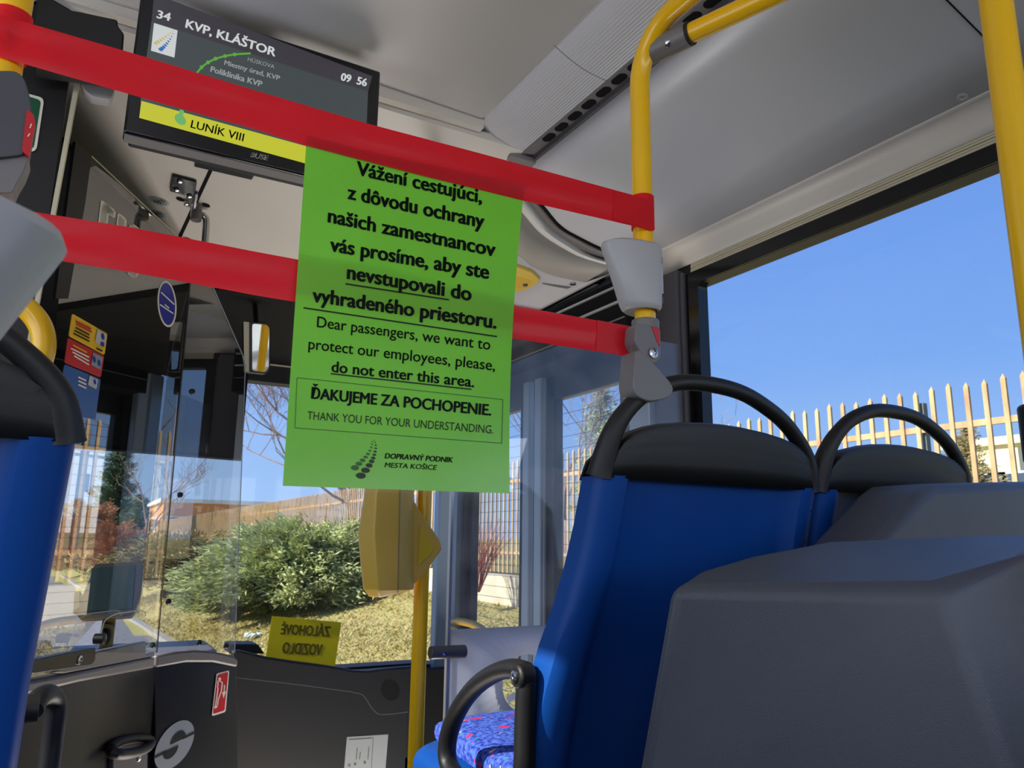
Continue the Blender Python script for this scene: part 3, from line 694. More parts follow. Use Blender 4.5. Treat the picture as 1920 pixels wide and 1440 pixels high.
for i in range(4): line_px(mb, bx[i], bx[(i+1) % 4], 1.3, PG)
obj('box_outline', mb, 'ink_soft', sh, smooth=False)
mb = MB()
for x, y, a, b in ((1107, 1327, 37, 23), (1142, 1287, 33, 20), (1169, 1251, 26, 17), (1188, 1220, 20, 14), (1200, 1195, 16, 11), (1208, 1171, 14, 9), (1214, 1147, 12, 8), (1219, 1122, 10, 6), (1219, 1099, 8, 5), (1214, 1078, 6, 4), (1207, 1062, 5, 3)):
    mb.disc(PG, (400+x/4, 560+y/4), (a/4, .5), (0, -b/4), .0009, 20)
obj('emblem_dots', mb, 'ink_mid', sh, smooth=False)
mb = MB()
for x, y, a, b in ((1063, 1268, 30, 19), (1092, 1238, 25, 15), (1120, 1212, 21, 13), (1143, 1188, 17, 11), (1160, 1164, 14, 9), (1175, 1140, 11, 7), (1185, 1115, 9, 6), (1191, 1092, 7, 5), (1194, 1072, 5, 4)):
    mb.disc(PG, (400+x/4, 560+y/4), (a/4, .5), (0, -b/4), .0009, 20)
obj('emblem_dots', mb, 'ink_soft', sh, smooth=False)

# ================================================================== PASSENGER DISPLAY
PD = YP(1.45)
t = thing('passenger_display', 'black passenger information screen hanging under the ceiling, showing the stops', 'screen', tuple(PD(470, 320)))
tl, tr, bl, brr = (272, -35), (714, 133), (231.5, 248), (697, 372)
def dP(fx, fy):  # point on the screen from fractions of the front face
    u = (tl[0]*(1-fx)+tr[0]*fx)*(1-fy)+(bl[0]*(1-fx)+brr[0]*fx)*fy
    v = (tl[1]*(1-fx)+tr[1]*fx)*(1-fy)+(bl[1]*(1-fx)+brr[1]*fx)*fy
    return (u, v)
a = PD(231.5, 247); b = PD(714, 134); x0, x1, z0, z1 = a.x, b.x, a.z, b.z
obj('casing', MB().box((x0, 1.45, z0), (x1, 1.488, z1)), 'black_gloss', t, bevel=.004)
obj('back_casing', MB().box((x0+.01, 1.486, z0+.012), (x1-.01, 1.535, z1-.02)), 'black', t, bevel=.006)
obj('underside', MB().box((x0+.002, 1.456, z0-.0025), (x1-.002, 1.486, z0+.002)), 'mid_grey', t)
obj('mount', MB().box((.17, 1.52, z1-.10), (.31, 1.92, z1-.055)), 'black', t, bevel=.003)
mb = MB(); mb.plate(PD, [(289, -12), (698, 143), (690, 172), (284, 40)], .0006, 0); hb_ = obj('header_bar', mb, 'screen_dark', t)
mb = MB(); mb.plate(PD, [(284, 40), (690, 172), (684, 330), (263, 190)], .0006, 0); obj('map_area', mb, 'screen_body', t)
mb = MB(); mb.plate(PD, [(265, 189), (690, 306), (688, 338), (261, 221)], .0009, 0); yb = obj('next_stop_bar', mb, 'screen_yellow', t)
mb = MB(); mb.plate(PD, [(288.7, 43), (333, 57), (327, 108), (283, 95)], .0009, 0); ic = obj('operator_icon', mb, 'screen_white', t)
mb = MB()
for k in range(8): mb.disc(PD, (292+5.2*k*.9, 81-3.6*k*.75-.25*k*k*.3), (3.6-.32*k, 1.2-.1*k), (-.6, -2.6+.2*k), .0012, 12)
obj('emblem_dots', mb, 'screen_gold', ic)
mb = MB()
for k in range(9): mb.disc(PD, (301+3.0*k, 93-2.1*k-.20*k*k), (4.2-.4*k, 1.4-.12*k), (-.6, -3.0+.22*k), .0012, 12)
obj('emblem_dots', mb, 'screen_blue', ic)
UPD = (.2, -1)
text_part('line_number', 'screen_white', hb_, '34', (293, 33), (319, 39.5), 14, PD, .0012, .045, up=UPD); text_part('destination', 'screen_white', hb_, 'KVP, KLÁŠTOR', (347, 51), (516, 106), 15, PD, .0012, .045, up=UPD); text_part('clock', 'screen_white', hb_, '09  56', (638, 150), (687, 162), 13.5, PD, .0012, .045, up=UPD)
text_part('stop_name', 'screen_grey', t, 'HÚSKOVA', (464, 114), (514, 129), 7, PD, .0012, 0, up=UPD); text_part('stop_name', 'screen_grey', t, 'Miestny úrad, KVP', (420, 121), (524, 151), 8.5, PD, .0012, .03, up=UPD); text_part('stop_name', 'screen_grey', t, 'Poliklinika KVP', (394, 134), (491, 163), 10, PD, .0012, .04, up=UPD)
mb = MB(); pp = [(369, 137), (378, 126), (390, 117), (404, 110), (422, 105), (440, 102), (470, 100)]
for a_, b_ in zip(pp[:-1], pp[1:]): line_px(mb, a_, b_, 3.6, PD, .0012)
for q_ in pp[1:-1]: mb.disc(PD, q_, (3.6, .6), (0, -3.6), .0014, 12)
obj('route_line', mb, 'screen_green', t, smooth=False)
mb = MB(); mb.disc(PD, (338, 224), (10.5, 2), (-2, -10.5), .0014, 20); mb.plate(PD, [(337, 205), (345, 207), (343, 218), (335, 216)], .0012, 0); obj('stop_marker', mb, 'screen_teal', yb)
mb = MB(); text_px(mb, 'LUNÍK VIII', (357, 239), (456, 265), 14, PD, .0012, .02, up=UPD); obj('lettering', mb, 'screen_black', yb, smooth=False)
mb = MB(); text_px(mb, 'BUSE', (469, 294), (501, 301), 9, PD, .0009, .03, up=UPD, shear=.15); obj('maker_lettering', mb, 'white_print', t, smooth=False)

# ================================================================== SEATS
def seat(label, x0, wl, wr, with_cushion=True):
    t = thing('bus_seat', label, 'seat', (x0, 1.05, .45), 'blue passenger seats with black headrests')
    def yb_(z): return .925+(1.55-z)*.26 + (.0 if z > 1.2 else (1.2-z)*.05)
    rows = [.86, .95, 1.05, 1.12, 1.17, 1.20, 1.24, 1.30, 1.36, 1.42, 1.48, 1.548]
    rings = []
    def wv(tab, z):
        zs = sorted(tab); 
        if z <= zs[0]: return tab[zs[0]]
        for a, b in zip(zs[:-1], zs[1:]):
            if a <= z <= b: f = (z-a)/(b-a); return tab[a]*(1-f)+tab[b]*f
        return tab[zs[-1]]
    for z in rows:
        L, R_, y = wv(wl, z), wv(wr, z), yb_(z)
        prof = [(-1, .030), (-1.0, .004), (-.985, -.014), (-.95, -.022), (-.86, -.026), (-.80, -.022), (-.755, -.006), (-.70, .001), (-.35, .004), (0, .005), (.35, .004), (.70, .001), (.755, -.006), (.80, -.022), (.86, -.026), (.95, -.022), (.985, -.014), (1.0, .004), (1, .030), (.9, .046), (.5, .04), (0, .036), (-.5, .04), (-.9, .046)]
        rings.append([V((x0+s*(L if s < 0 else R_), y+dy, z)) for s, dy in prof])
    obj('shell', MB().loft(rings), 'blue_shell', t)
    # headrest of black plastic
    zt = lambda s: 1.600+.040*math.sqrt(max(0, 1-(s*1.02)**2)) if abs(s) < .98 else 1.600
    S = [-1, -.97, -.9, -.8, -.65, -.45, -.2, 0, .2, .45, .65, .8, .9, .97, 1]
    LT, RT_ = wv(wl, 1.55), wv(wr, 1.55)
    rows_h = []
    for f in (0, .25, .5, .8, .93, 1.0, 1.0, .5, 0):
        rows_h.append([])
    back = []
    def hp_(s, f, dy):
        w_ = (LT if s < 0 else RT_)*(.955-.11*f*f); z = 1.545-.006*(1-s*s)*0 + f*(zt(s)-1.545)
        return V((x0+s*w_, yb_(z)+dy, z))
    order = [(0, -.022), (.3, -.019), (.55, -.018), (.62, -.0165), (.85, -.017), (.96, -.013), (1.0, .0), (.96, .03), (.5, .05), (0, .05)]
    obj('headrest', MB().loft([[hp_(s, f, dy if abs(s) < .99 else max(dy, -.012)) for s in S] for f, dy in order], closed=False), 'black_soft', t, solid=.004)
    # handle hoop over the headrest
    hp2 = [(-1.0, 1.547), (-.985, 1.575), (-.945, 1.612), (-.86, 1.645), (-.70, 1.676), (-.45, 1.696), (-.15, 1.700), (.15, 1.694), (.42, 1.676), (.64, 1.654), (.82, 1.625), (.93, 1.597), (.97, 1.572), (.99, 1.547)]
    path = [V((x0+s*(LT if s < 0 else RT_)*.965, yb_(z)-.004, z)) for s, z in hp2]
    path = smooth_path(path, 4); n = len(path)
    obj('handle', MB().tube(path, [.0215-.0085*min(1, 4*min(i, n-1-i)/n)**.8 for i in range(n)], 14), 'black_soft', t)
    for s, z in ((.92, 1.51), (.90, 1.46)) if with_cushion else ():
        obj('screw', MB().lathe((x0+s*RT_, yb_(z)-.0245, z), (0, -1, 0), [(.0022, 0), (.0018, .0012)], 8), 'steel', t)
    if with_cushion:
        def ringc(y, z, w, h, n=28):
            return [V((x0-.01+w*math.copysign(abs(math.cos(a))**.45, math.cos(a)), y, z+h*math.copysign(abs(math.sin(a))**.5, math.sin(a)))) for a in [2*math.pi*i/n for i in range(n)]]
        obj('base', MB().loft([ringc(1.00, .99, .22, .03), ringc(1.02, .99, .25, .06), ringc(1.42, 1.0, .255, .066), ringc(1.51, 1.005, .25, .060), ringc(1.545, 1.005, .21, .035)]), 'blue_shell', t)
        obj('cushion', MB().loft([ringc(1.06, 1.068, .19, .014), ringc(1.08, 1.07, .215, .026), ringc(1.28, 1.075, .226, .030), ringc(1.44, 1.08, .224, .030), ringc(1.50, 1.078, .21, .024), ringc(1.525, 1.072, .17, .010)]), 'cloth', t)
        obj('front_pad', MB().loft([ringc(1.13, 1.2, .13, .10), ringc(1.10, 1.24, .14, .2), ringc(1.07, 1.28, .13, .17)]), 'cloth', t)
    obj('pedestal', MB().box((x0-.2, 1.05, 0.0), (x0+.2, 1.38, .96)), 'dark_grey', t, bevel=.02)
    return t
W0 = {1.0: .230, 1.55: .231}
WL = {1.0: .285, 1.20: .285, 1.28: .278, 1.33: .262, 1.40: .248, 1.46: .240, 1.55: .236}
seat('blue aisle seat of the right pair, its handle clamped to the yellow pole', .900, WL, W0)
seat('blue window seat of the right pair, half hidden by the grey housings', 1.366, W0, {1.0: .222, 1.55: .230}, False)
seat('left blue seat with black handle at the left edge of the view', -.240, W0, {1.0: .215, 1.3: .222, 1.55: .236}, False)
# armrests
XA = .603
p = [PX(u, v, XA) for u, v in ((984, 1258), (962, 1253), (930, 1261), (893, 1286), (864, 1323), (845, 1365), (838, 1405), (843, 1437), (865, 1462), (905, 1478), (950, 1482), (976, 1468), (983, 1430), (984, 1380), (986, 1320), (988, 1278))]
t = thing('armrest', 'black looped armrest on the aisle side of the right pair of seats', 'armrest', tuple(p[8]))
obj('loop', MB().tube(smooth_path(p+[p[0]], 3)[:-1], .0142, 12, loop=True, side=(1, 0, 0), flat=1.15), 'black_soft', t)
obj('pivot', MB().tube([V((XA-.018, p[0].y-.004, p[0].z-.006)), V((XA+.008, p[0].y-.004, p[0].z-.006))], .0175, 16), 'black_soft', t, bevel=.004)
q = V((XA-.0185, p[0].y-.004, p[0].z-.006)); obj('bolt', MB().lathe(q, (-1, 0, 0), [(.0085, 0), (.0085, .003), (.0045, .0045), (.004, .003)], 14), 'steel', t)
XB = -.036
p = [PY(u, v, y) for u, v, y in ((60, 1332, 1.10), (72, 1310, 1.12), (90, 1302, 1.15), (103, 1314, 1.17), (104, 1345, 1.175), (98, 1390, 1.18), (90, 1450, 1.18), (84, 1500, 1.18))]
t = thing('armrest', 'black armrest standing up beside the left seat, before the driver door', 'armrest', tuple(p[-1]))
obj('pad', MB().tube(smooth_path(p, 3), .0125, 12, side=(1, 0, 0)), 'black_soft', t)
q = PY(50, 1330, 1.08); obj('pivot', MB().tube([q+V((-.012, 0, 0)), q+V((.012, 0, 0))], .016, 14), 'black_soft', t)
# grey moulded housings in front of the camera on the right
def frame_pts(lst): return [ORI+ray(u, v)*(dep/FPX) for u, v, dep in lst]
a = frame_pts([(1257, 1098, .75), (1766, 1108, .75)]); b_ = frame_pts([(1196, 1440, .77), (1895, 1445, .70)])
TLf, TRf = a; 
tl2 = V((TLf.x+.02, TLf.y+.02, TLf.z)); 
def housing(name, label, top, bot, zb):
    t = thing(name, label, 'housing', (sum(p.x for p in bot)/len(bot), sum(p.y for p in bot)/len(bot), zb))
    mb = MB(); n = len(top)
    mb.loft([[V((p.x, p.y, zb)) for p in bot], [p for p in bot], [p for p in top]])
    obj('moulded_shell', mb, 'housing', t, bevel=.014, seg=4)
    return t
bk = frame_pts([(1990, 1000, 1.0), (1800, 1003, 1.0), (1545, 1012, .98), (1400, 1040, .91), (1300, 1076, .83)])
TR2 = ORI+ray(1925, 1033)*(.80/FPX)
top = [TLf, TRf, TR2] + bk
BLf, BRf = b_
bot = [BLf, BRf, V((1.05, .45, BRf.z))] + [V((p.x+.0, p.y, BRf.z)) for p in bk[:3]] + frame_pts([(1330, 1400, .93), (1250, 1420, .85)])
housing('moulded_housing', 'big dark grey moulded plastic housing nearest the camera at lower right', top, bot, .3)
h1 = [PY(1597, 1006, .78), PY(1700, 916, .80), PY(1790, 905, .80), PY(1960, 893, .80)]
y2 = .86
t = thing('moulded_housing', 'smaller dark grey sloped housing behind the big one, below the window', 'housing', (1.3, .75, .3))
prof = [V((1.0, .74, 1.25)), V((1.040, .74, 1.452)), V((1.165, .74, 1.535)), V((1.20, .74, 1.552)), V((1.58, .74, 1.575)), V((1.58, .74, .9)), V((1.0, .74, .9))]
obj('moulded_shell', MB().prism(prof, (0, .125, 0)), 'housing', t, bevel=.018, seg=4)

# ================================================================== DRIVER'S CAB
J = V((.239, 2.30, 0))
PA, PB = HP(J, 26.5), HP(J, 62)
def plan(p): return V((p.x, p.y, 0))
# dark rear wall of the cab with its pale edge strip
struct('wall_cab', MB().box((XL, 1.60, 0), (-.097, 1.64, 2.47)), 'black_soft')
struct('trim_12', MB().prism([PY(u, v, 1.598) for u, v in ((143, 138), (151.5, 138), (45, 720), (36, 720))], (0, .03, 0)), 'cream_trim')
st = thing('wall_sticker', 'dark green sticker with a white border on the dark cab wall', 'sticker', tuple(PY(60, 280, 1.597)))
P16 = YP(1.597); oq = rpx([(40, 172), (83, 184), (68, 284), (28, 284)], 10)
mb = MB(); mb.plate(P16, oq, .0005, .001); obj('border', mb, 'white_print', st)
mb = MB(); mb.plate(P16, rpx([(42, 177), (77, 188), (63, 279), (30, 279)], 8), .001, .001); obj('field', mb, 'green_sticker', st)
st = thing('ceiling_housing', 'black box housing under the ceiling above the dark cab wall', 'housing', tuple(PY(150, 100, 1.5)))
mb = MB(); mb.plate(YP(1.46), [(70, -20), (135, 18), (221, 36), (221, 47), (233, 62), (229, 118), (60, 92)], 0, .10); obj('casing', mb, 'black_soft', st, bevel=.004)
st = thing('ceiling_tab', 'grey plastic tab below the upper ribbon, left of the screen', 'fitting', tuple(PY(185, 170, 1.62)))
mb = MB(); mb.plate(YP(1.60), rpx([(148, 140), (218, 160), (207, 187), (172, 181), (156, 166)], 6), 0, .03); obj('tab', mb, 'grey_plastic', st, bevel=.003)
# cab door
cd = thing('driver_door', 'black driver cab door with grey rails, glazed above and curved at the front', 'door', (J.x, J.y, 0))
def curvedB(u): return u
mb = MB(); mb.plate(PA, [(40, 1300), (291, 1248), (294, 1700), (-60, 1800)], 0, .03)
mb.plate(PB, [(290, 1248), (340, 1242), (400, 1240), (443, 1250), (452, 1700), (294, 1700)], 0, .03)
obj('lower_panel', mb, 'black', cd, smooth=False, bevel=.003)
mb = MB(); mb.plate(PA, [(35, 1281), (120, 1266), (291, 1232), (290, 1252), (150, 1279), (30, 1308)], .008, .03); obj('rail', mb, 'mid_grey', cd, bevel=.006)
mb = MB(); mb.plate(PA, [(95, 1262), (184, 1221), (274, 1202), (274, 1226), (291, 1222), (291, 1231), (120, 1264)], .004, .02); obj('upper_rail', mb, 'mid_grey', cd, bevel=.004)
mb = MB(); mb.plate(PB, [(293, 1229), (330, 1222), (365, 1219), (400, 1221), (440, 1230), (447, 1238), (446, 1251), (400, 1242), (350, 1242), (293, 1252)], .008, .03); obj('rail', mb, 'mid_grey', cd, bevel=.006)
gA = rpx([(143, 268), (172, 293), (336, 446), (362, 470), (293, 1224), (273, 1224), (274, 1146), (180, 1165), (95, 1262), (30, 1276)], 2)
mb = MB(); mb.add([PA(u, v, .002) for u, v in gA], [tuple(range(len(gA)))]); ga = obj('glass_pane', mb, 'cab_glass', cd, smooth=False)
gB = rpx([(362, 470), (392, 520), (457, 672), (460, 690), (440, 1225), (400, 1220), (350, 1219), (296, 1226)], 3)
mb = MB(); mb.add([PB(u, v, .002) for u, v in gB], [tuple(range(len(gB)))]); gb = obj('glass_pane', mb, 'cab_glass', cd, smooth=False)
mb = MB(); line_px(mb, (388, 512), (456, 668), 2, PB, .003); line_px(mb, (456, 668), (460, 690), 3, PB, .003); line_px(mb, (460, 690), (440, 1224), 1.6, PB, .003); obj('glass_edge', mb, 'alu_blue', gb, smooth=False)
mb = MB(); line_px(mb, (172, 293), (336, 446), 2.4, PA, .003); obj('glass_edge', mb, 'cream_trim', ga, smooth=False)
mb = MB(); line_px(mb, (362, 470), (294, 1224), 2.6, PA, .0035); obj('seam', mb, 'black', cd, smooth=False)
mb = MB(); mb.plate(PA, [(142, 266), (172, 293), (160, 380), (128, 560), (104, 560), (124, 400)], .003, .006); obj('dark_edge', mb, 'black_soft', ga)
for u, v, P_ in ((360, 734, PB), (337, 928, PB), (315, 1128, PB), (286, 1210, PA), (373, 1205, PB), (423, 1211, PB)):
    c = P_(u, v, .002); obj('bolt', MB().lathe(c, P_.n, [(.0078, 0), (.0078, .004), (.005, .006), (.004, .004)], 16), 'black', cd)
# marks on the cab door
def sticker(label, corners, plane, m, lift=.003):
    mb = MB(); mb.plate(plane, rpx(corners, 4), lift, .0006); return obj('sticker', mb, m, cd, label=label)
s = f = sticker('red sticker with a white border, bending figure and arrow', [(406, 1263), (430, 1257), (423, 1335), (397, 1343)], PB, 'white_print')
mb = MB(); mb.plate(PB, rpx([(408, 1266), (428, 1260), (421, 1332), (399.5, 1339)], 3), .0038, .0004); obj('red_field', mb, 'red_sticker', s)
mb = MB()
for a_, b_, wd in (((411, 1276), (417, 1280), 2.2), ((417, 1280), (415, 1296), 2.2), ((415, 1296), (409, 1312), 2.2), ((409, 1290), (406, 1310), 2), ((409, 1276), (408, 1290), 2), ((409, 1312), (408, 1322), 2), ((406, 1310), (404, 1324), 2), ((421, 1284), (420, 1300), 2)): line_px(mb, a_, b_, wd, PB, .0046)
mb.disc(PB, (412, 1273), (2.6, 0), (0, -2.8), .0046, 12); mb.add([PB(416.5, 1298, .0046), PB(424, 1296, .0046), PB(419, 1310, .0046)], [(0, 1, 2)]); mb.plate(PB, [(402, 1324), (408, 1322), (407, 1327), (401.5, 1329)], .0046, 0)
obj('pictogram', mb, 'white_print', f, smooth=False)
f = sticker('yellow notice sticker, topmost of three on the cab glass', [(135.6, 587.8), (201.5, 625.6), (196, 666), (129, 630)], PA, 'yellow_sticker')
mb = MB()
for k, (m_) in enumerate((0, 1)): line_px(mb, (142+k, 602+k*5.5), (171+k, 617+k*5.5), 3, PA, .0042)
obj('red_lettering', mb, 'red_sticker', f, smooth=False); mb = MB()
for k in range(3): line_px(mb, (142-k*2, 614+k*5.5), (168, 628+k*6), 2.6, PA, .0042)
line_px(mb, (181, 653), (192, 658.5), 3, PA, .0042); obj('black_lettering', mb, 'ink', f, smooth=False)
mb = MB(); mb.plate(PA, rpx([(183, 617), (200, 628), (196, 652), (178, 642)], 3), .0042, 0); obj('picture', mb, 'off_white', f); mb = MB(); mb.disc(PA, (193, 631), (3.2, 1.5), (0, -6), .0048, 14); mb.plate(PA, [(190, 640), (196, 643), (195, 651), (188, 647)], .0048, 0); obj('figure', mb, 'blue_sticker', f)
f = sticker('red notice sticker, middle one of three on the cab glass', [(127.5, 633), (195.6, 667.5), (189, 708), (121, 680)], PA, 'red_sticker')
mb = MB()
line_px(mb, (137, 647), (163, 661), 2.4, PA, .0042); obj('gold_lettering', mb, 'yellow_sticker', f, smooth=False); mb = MB()
for k in range(3): line_px(mb, (133+k*3, 653+k*7), (167, 670+k*7), 2.6, PA, .0042)
obj('white_lettering', mb, 'white_print', f, smooth=False)
mb = MB(); mb.plate(PA, [(175, 661), (193, 670), (188, 693), (171, 684)], .0042, 0); obj('picture', mb, 'alu_blue', f); mb = MB(); mb.disc(PA, (177, 674), (2.8, 1.4), (0, -6), .0048, 14); mb.disc(PA, (186, 681), (2.8, 1.4), (0, -6), .0048, 14); obj('figure', mb, 'blue_sticker', f)
f = sticker('blue notice sticker, lowest of three on the cab glass', [(121, 683), (189, 711), (179, 787), (105, 770)], PA, 'sky_sticker')
mb = MB()
for k in range(3): line_px(mb, (147, 707+k*7), (162, 714+k*7), 2.8, PA, .0042)
obj('white_lettering', mb, 'white_print', f, smooth=False); mb = MB(); mb.plate(PA, rpx([(168, 704), (184, 712), (181, 730), (165, 722)], 2), .0042, 0); obj('picture', mb, 'off_white', f); mb = MB(); mb.disc(PA, (178, 716), (2.6, 1.3), (0, -5), .0048, 14); obj('figure', mb, 'blue_sticker', f)
mb = MB(); mb.disc(PA, (313.5, 570), (17.5, 5), (-1, -43), .003, 40, .0006); f = obj('sticker', mb, 'white_print', cd, label='blue oval sticker with a white rim')
mb = MB(); mb.disc(PA, (313.5, 570), (15, 4.3), (-.9, -39.5), .0036, 40, .0004); obj('blue_field', mb, 'blue_sticker', f)
mb = MB()
for a_, b_ in (((302, 548), (327, 571)), ((309, 571), (317, 578)), ((300, 571), (325, 588))): line_px(mb, a_, b_, 2.2, PA, .0044)
obj('lettering', mb, 'white_print', f, smooth=False)
mb = MB(); text_px(mb, '510', (176, 462), (262, 528), 88, PA, .003, .05, up=(.12, -1)); obj('fleet_number', mb, 'white_print', cd, smooth=False, label='large cream fleet number')
C0, EA, EB = (327, 1397), (37, -18), (5, -43)
mb = MB(); mb.disc(PB, C0, EA, EB, .003, 48, .0005); f = obj('emblem', mb, 'silver_print', cd, label='round grey emblem with an S shaped cut')
def eP(a, b): return (C0[0]+a*EA[0]+b*EB[0], C0[1]+a*EA[1]+b*EB[1])
mb = MB()
for sg in (1, -1):
    hd_ = [eP(sg*(.17+.40*math.cos(t)), sg*(.10+.42*math.sin(t))) for t in [math.pi*i/14 for i in range(15)]]
    mb.add([PB(u, v, .0042) for u, v in hd_], [tuple(range(15))])
    q4 = [eP(sg*.40, sg*.18), eP(sg*1.03, sg*.18), eP(sg*1.02, sg*.07), eP(sg*.40, sg*.07)]
    mb.add([PB(u, v, .0042) for u, v in q4], [(0, 1, 2, 3)])
obj('cut', mb, 'black', f, smooth=False)
o_ = [PA(245+38*math.cos(t), 1399-7*math.cos(t)+14*math.sin(t), .012+.03*max(0, math.sin(t))) for t in [2*math.pi*i/24 for i in range(24)]]
hn = obj('handle', MB().tube(o_, .012, 10, loop=True), 'black_soft', cd)
mb = MB(); mb.plate(PA, rpx([(213, 1400), (278, 1388), (276, 1470), (212, 1478)], 5), .012, .012); obj('back_plate', mb, 'dark_grey', hn, bevel=.003)
obj('bolt', MB().lathe(PA(259, 1420, .012), PA.n, [(.011, 0), (.010, .005), (.005, .008)], 8), 'steel', hn)
# things behind the cab glass
mo = thing('driver_monitor', 'small tilted driver monitor with a dark casing behind the cab glass', 'monitor', tuple(PY(205, 1160, 2.65)))
PM = Plane(PY(205, 1110, 2.62), (-.15, -1, .25))
mb = MB(); mb.plate(PM, rpx([(176, 1057), (262, 1052), (268, 1060), (266, 1110), (247, 1155), (150, 1161), (142, 1150)], 6), 0, .05); cs = obj('casing', mb, 'dark_grey', mo, bevel=.006)
mb = MB(); mb.plate(PM, [(172, 1065), (253, 1060), (247, 1141), (157, 1147)], .001, .001); obj('screen', mb, 'monitor_glass', mo)
q = PM(205, 1160, -.03); obj('stand', MB().tube([q, q+V((0, .02, -.16))], .018, 10), 'black', mo)
mb = MB(); mb.plate(PM, rpx([(139, 1110), (152, 1108), (146, 1150), (137, 1150)], 3), .003, .03); obj('side_unit', mb, 'black', mo, bevel=.004)
tr_ = thing('money_tray', 'black tray unit with a round lock behind the clear shield of the driver door', 'tray', tuple(PA(130, 1260)))
mb = MB(); mb.plate(PA, rpx([(60, 1238), (180, 1214), (179, 1238), (172, 1247), (60, 1264)], 4), .012, .05); obj('tray', mb, 'black', tr_, bevel=.004)
obj('lock', MB().lathe(PA(149, 1238, .012), PA.n, [(.0095, 0), (.0095, .002), (.006, .003), (.006, .001)], 16), 'steel', tr_)
ac = thing('clear_shield', 'small clear acrylic shield with rounded corners over the money tray', 'shield', tuple(PA(230, 1220)))
mb = MB(); mb.plate(PA, rpx([(181, 1222), (196, 1163), (214, 1152), (264, 1144), (273, 1148), (275, 1225)], 7), .03, .004); obj('pane', mb, 'acrylic', ac)
mb = MB(); oq = rpx([(181, 1222), (196, 1163), (214, 1152), (264, 1144), (273, 1148), (275, 1225)], 7)
for a_, b_ in zip(oq[4:-6], oq[5:-5]): line_px(mb, a_, b_, 1.8, PA, .031)
obj('bright_edge', mb, 'alu_blue', ac, smooth=False)
kn = PA(178, 1198, .03); obj('knob', MB().lathe(kn, PA.n, [(.011, 0), (.011, .02), (.007, .022)], 16), 'black', ac)
dd = thing('driver_dashboard', 'blue grey driver dashboard seen through the cab glass', 'dashboard', (-.2, 3.0, .8))
obj('top', MB().prism([(-.85, 2.85, 1.0), (-.1, 2.75, 1.0), (.35, 2.85, 1.0), (.52, 3.05, 1.0), (.52, 3.36, 1.0), (-.85, 3.36, 1.0)], (0, 0, .06)), 'mid_grey', dd, bevel=.02)
obj('binnacle', MB().prism([(-.55, 2.8, 1.05), (-.05, 2.8, 1.05), (.0, 3.05, 1.05), (-.6, 3.05, 1.05)], (0, 0, .07)), 'dark_grey', dd, bevel=.02)
obj('body', MB().box((-.85, 2.95, 0), (.5, 3.34, 1.0)), 'black', dd)
sw = thing('steering_wheel', 'black steering wheel before the driver dashboard behind the cab glass', 'steering wheel', (-.33, 2.55, 1.0))
cw, nw = V((-.34, 2.55, 1.06)), V((0, -.45, .9)).normalized(); uw = V((1, 0, 0)); qw = nw.cross(uw)
obj('rim', MB().tube([cw+(uw*math.cos(a)+qw*math.sin(a))*.22 for a in [2*math.pi*i/36 for i in range(36)]], .014, 10, loop=True), 'black', sw)
obj('hub', MB().lathe(cw-nw*.05, nw, [(.05, 0), (.06, .03), (.04, .045)], 20), 'dark_grey', sw)
for k in range(3):
    a = 2*math.pi*k/3+.5; obj('spoke', MB().tube([cw-nw*.02+(uw*math.cos(a)+qw*math.sin(a))*.05, cw+(uw*math.cos(a)+qw*math.sin(a))*.22], .013, 8), 'black', sw)
obj('column', MB().tube([cw-nw*.05, cw-nw*.3], .035, 12), 'black', sw)
bz = thing('sun_blind', 'black roller blind pulled down over the driver windscreen', 'blind', (-.15, 3.2, 1.78))
zb_l, zb_r = PY(140, 835, 3.2), PY(452, 862, 3.2)
obj('cloth', MB().prism([V((-.88, 3.2, zb_l.z+.01)), V((zb_r.x, 3.2, zb_r.z)), V((zb_r.x, 3.2, 2.2)), V((-.88, 3.2, 2.2))], (0, .003, 0)), 'black_matte', bz)
obj('bar', MB().tube([V((-.88, 3.2, zb_l.z+.01)), V((zb_r.x, 3.2, zb_r.z))], .006, 8), 'black', bz)
# interior mirror
PMI = Plane(PY(482, 650, 2.45), (.07, -1, -.06))
mi = thing('interior_mirror', 'small upright mirror reflecting the saloon, at the edge of the cab glass', 'mirror', tuple(PMI(482, 700)))
oq = rpx([(457, 602), (500, 604), (508, 612), (507, 690), (500, 702), (458, 698)], 6)
mb = MB(); mb.plate(PMI, oq, 0, .02); obj('casing', mb, 'black', mi, bevel=.003)
mb = MB(); mb.plate(PMI, rpx([(473, 607), (500, 609), (505, 615), (504, 689), (498, 698), (473, 695)], 5), .001, .001); obj('glass', mb, 'mirror', mi)
mb = MB(); mb.plate(PMI, [(457, 603), (467, 604), (467, 697), (458, 696)], .002, .003); obj('side_strip', mb, 'cream_trim', mi)
q = PMI(480, 604, -.01); obj('arm', MB().tube([q, V((q.x, q.y+.05, 2.21))], .008, 8), 'black', mi)

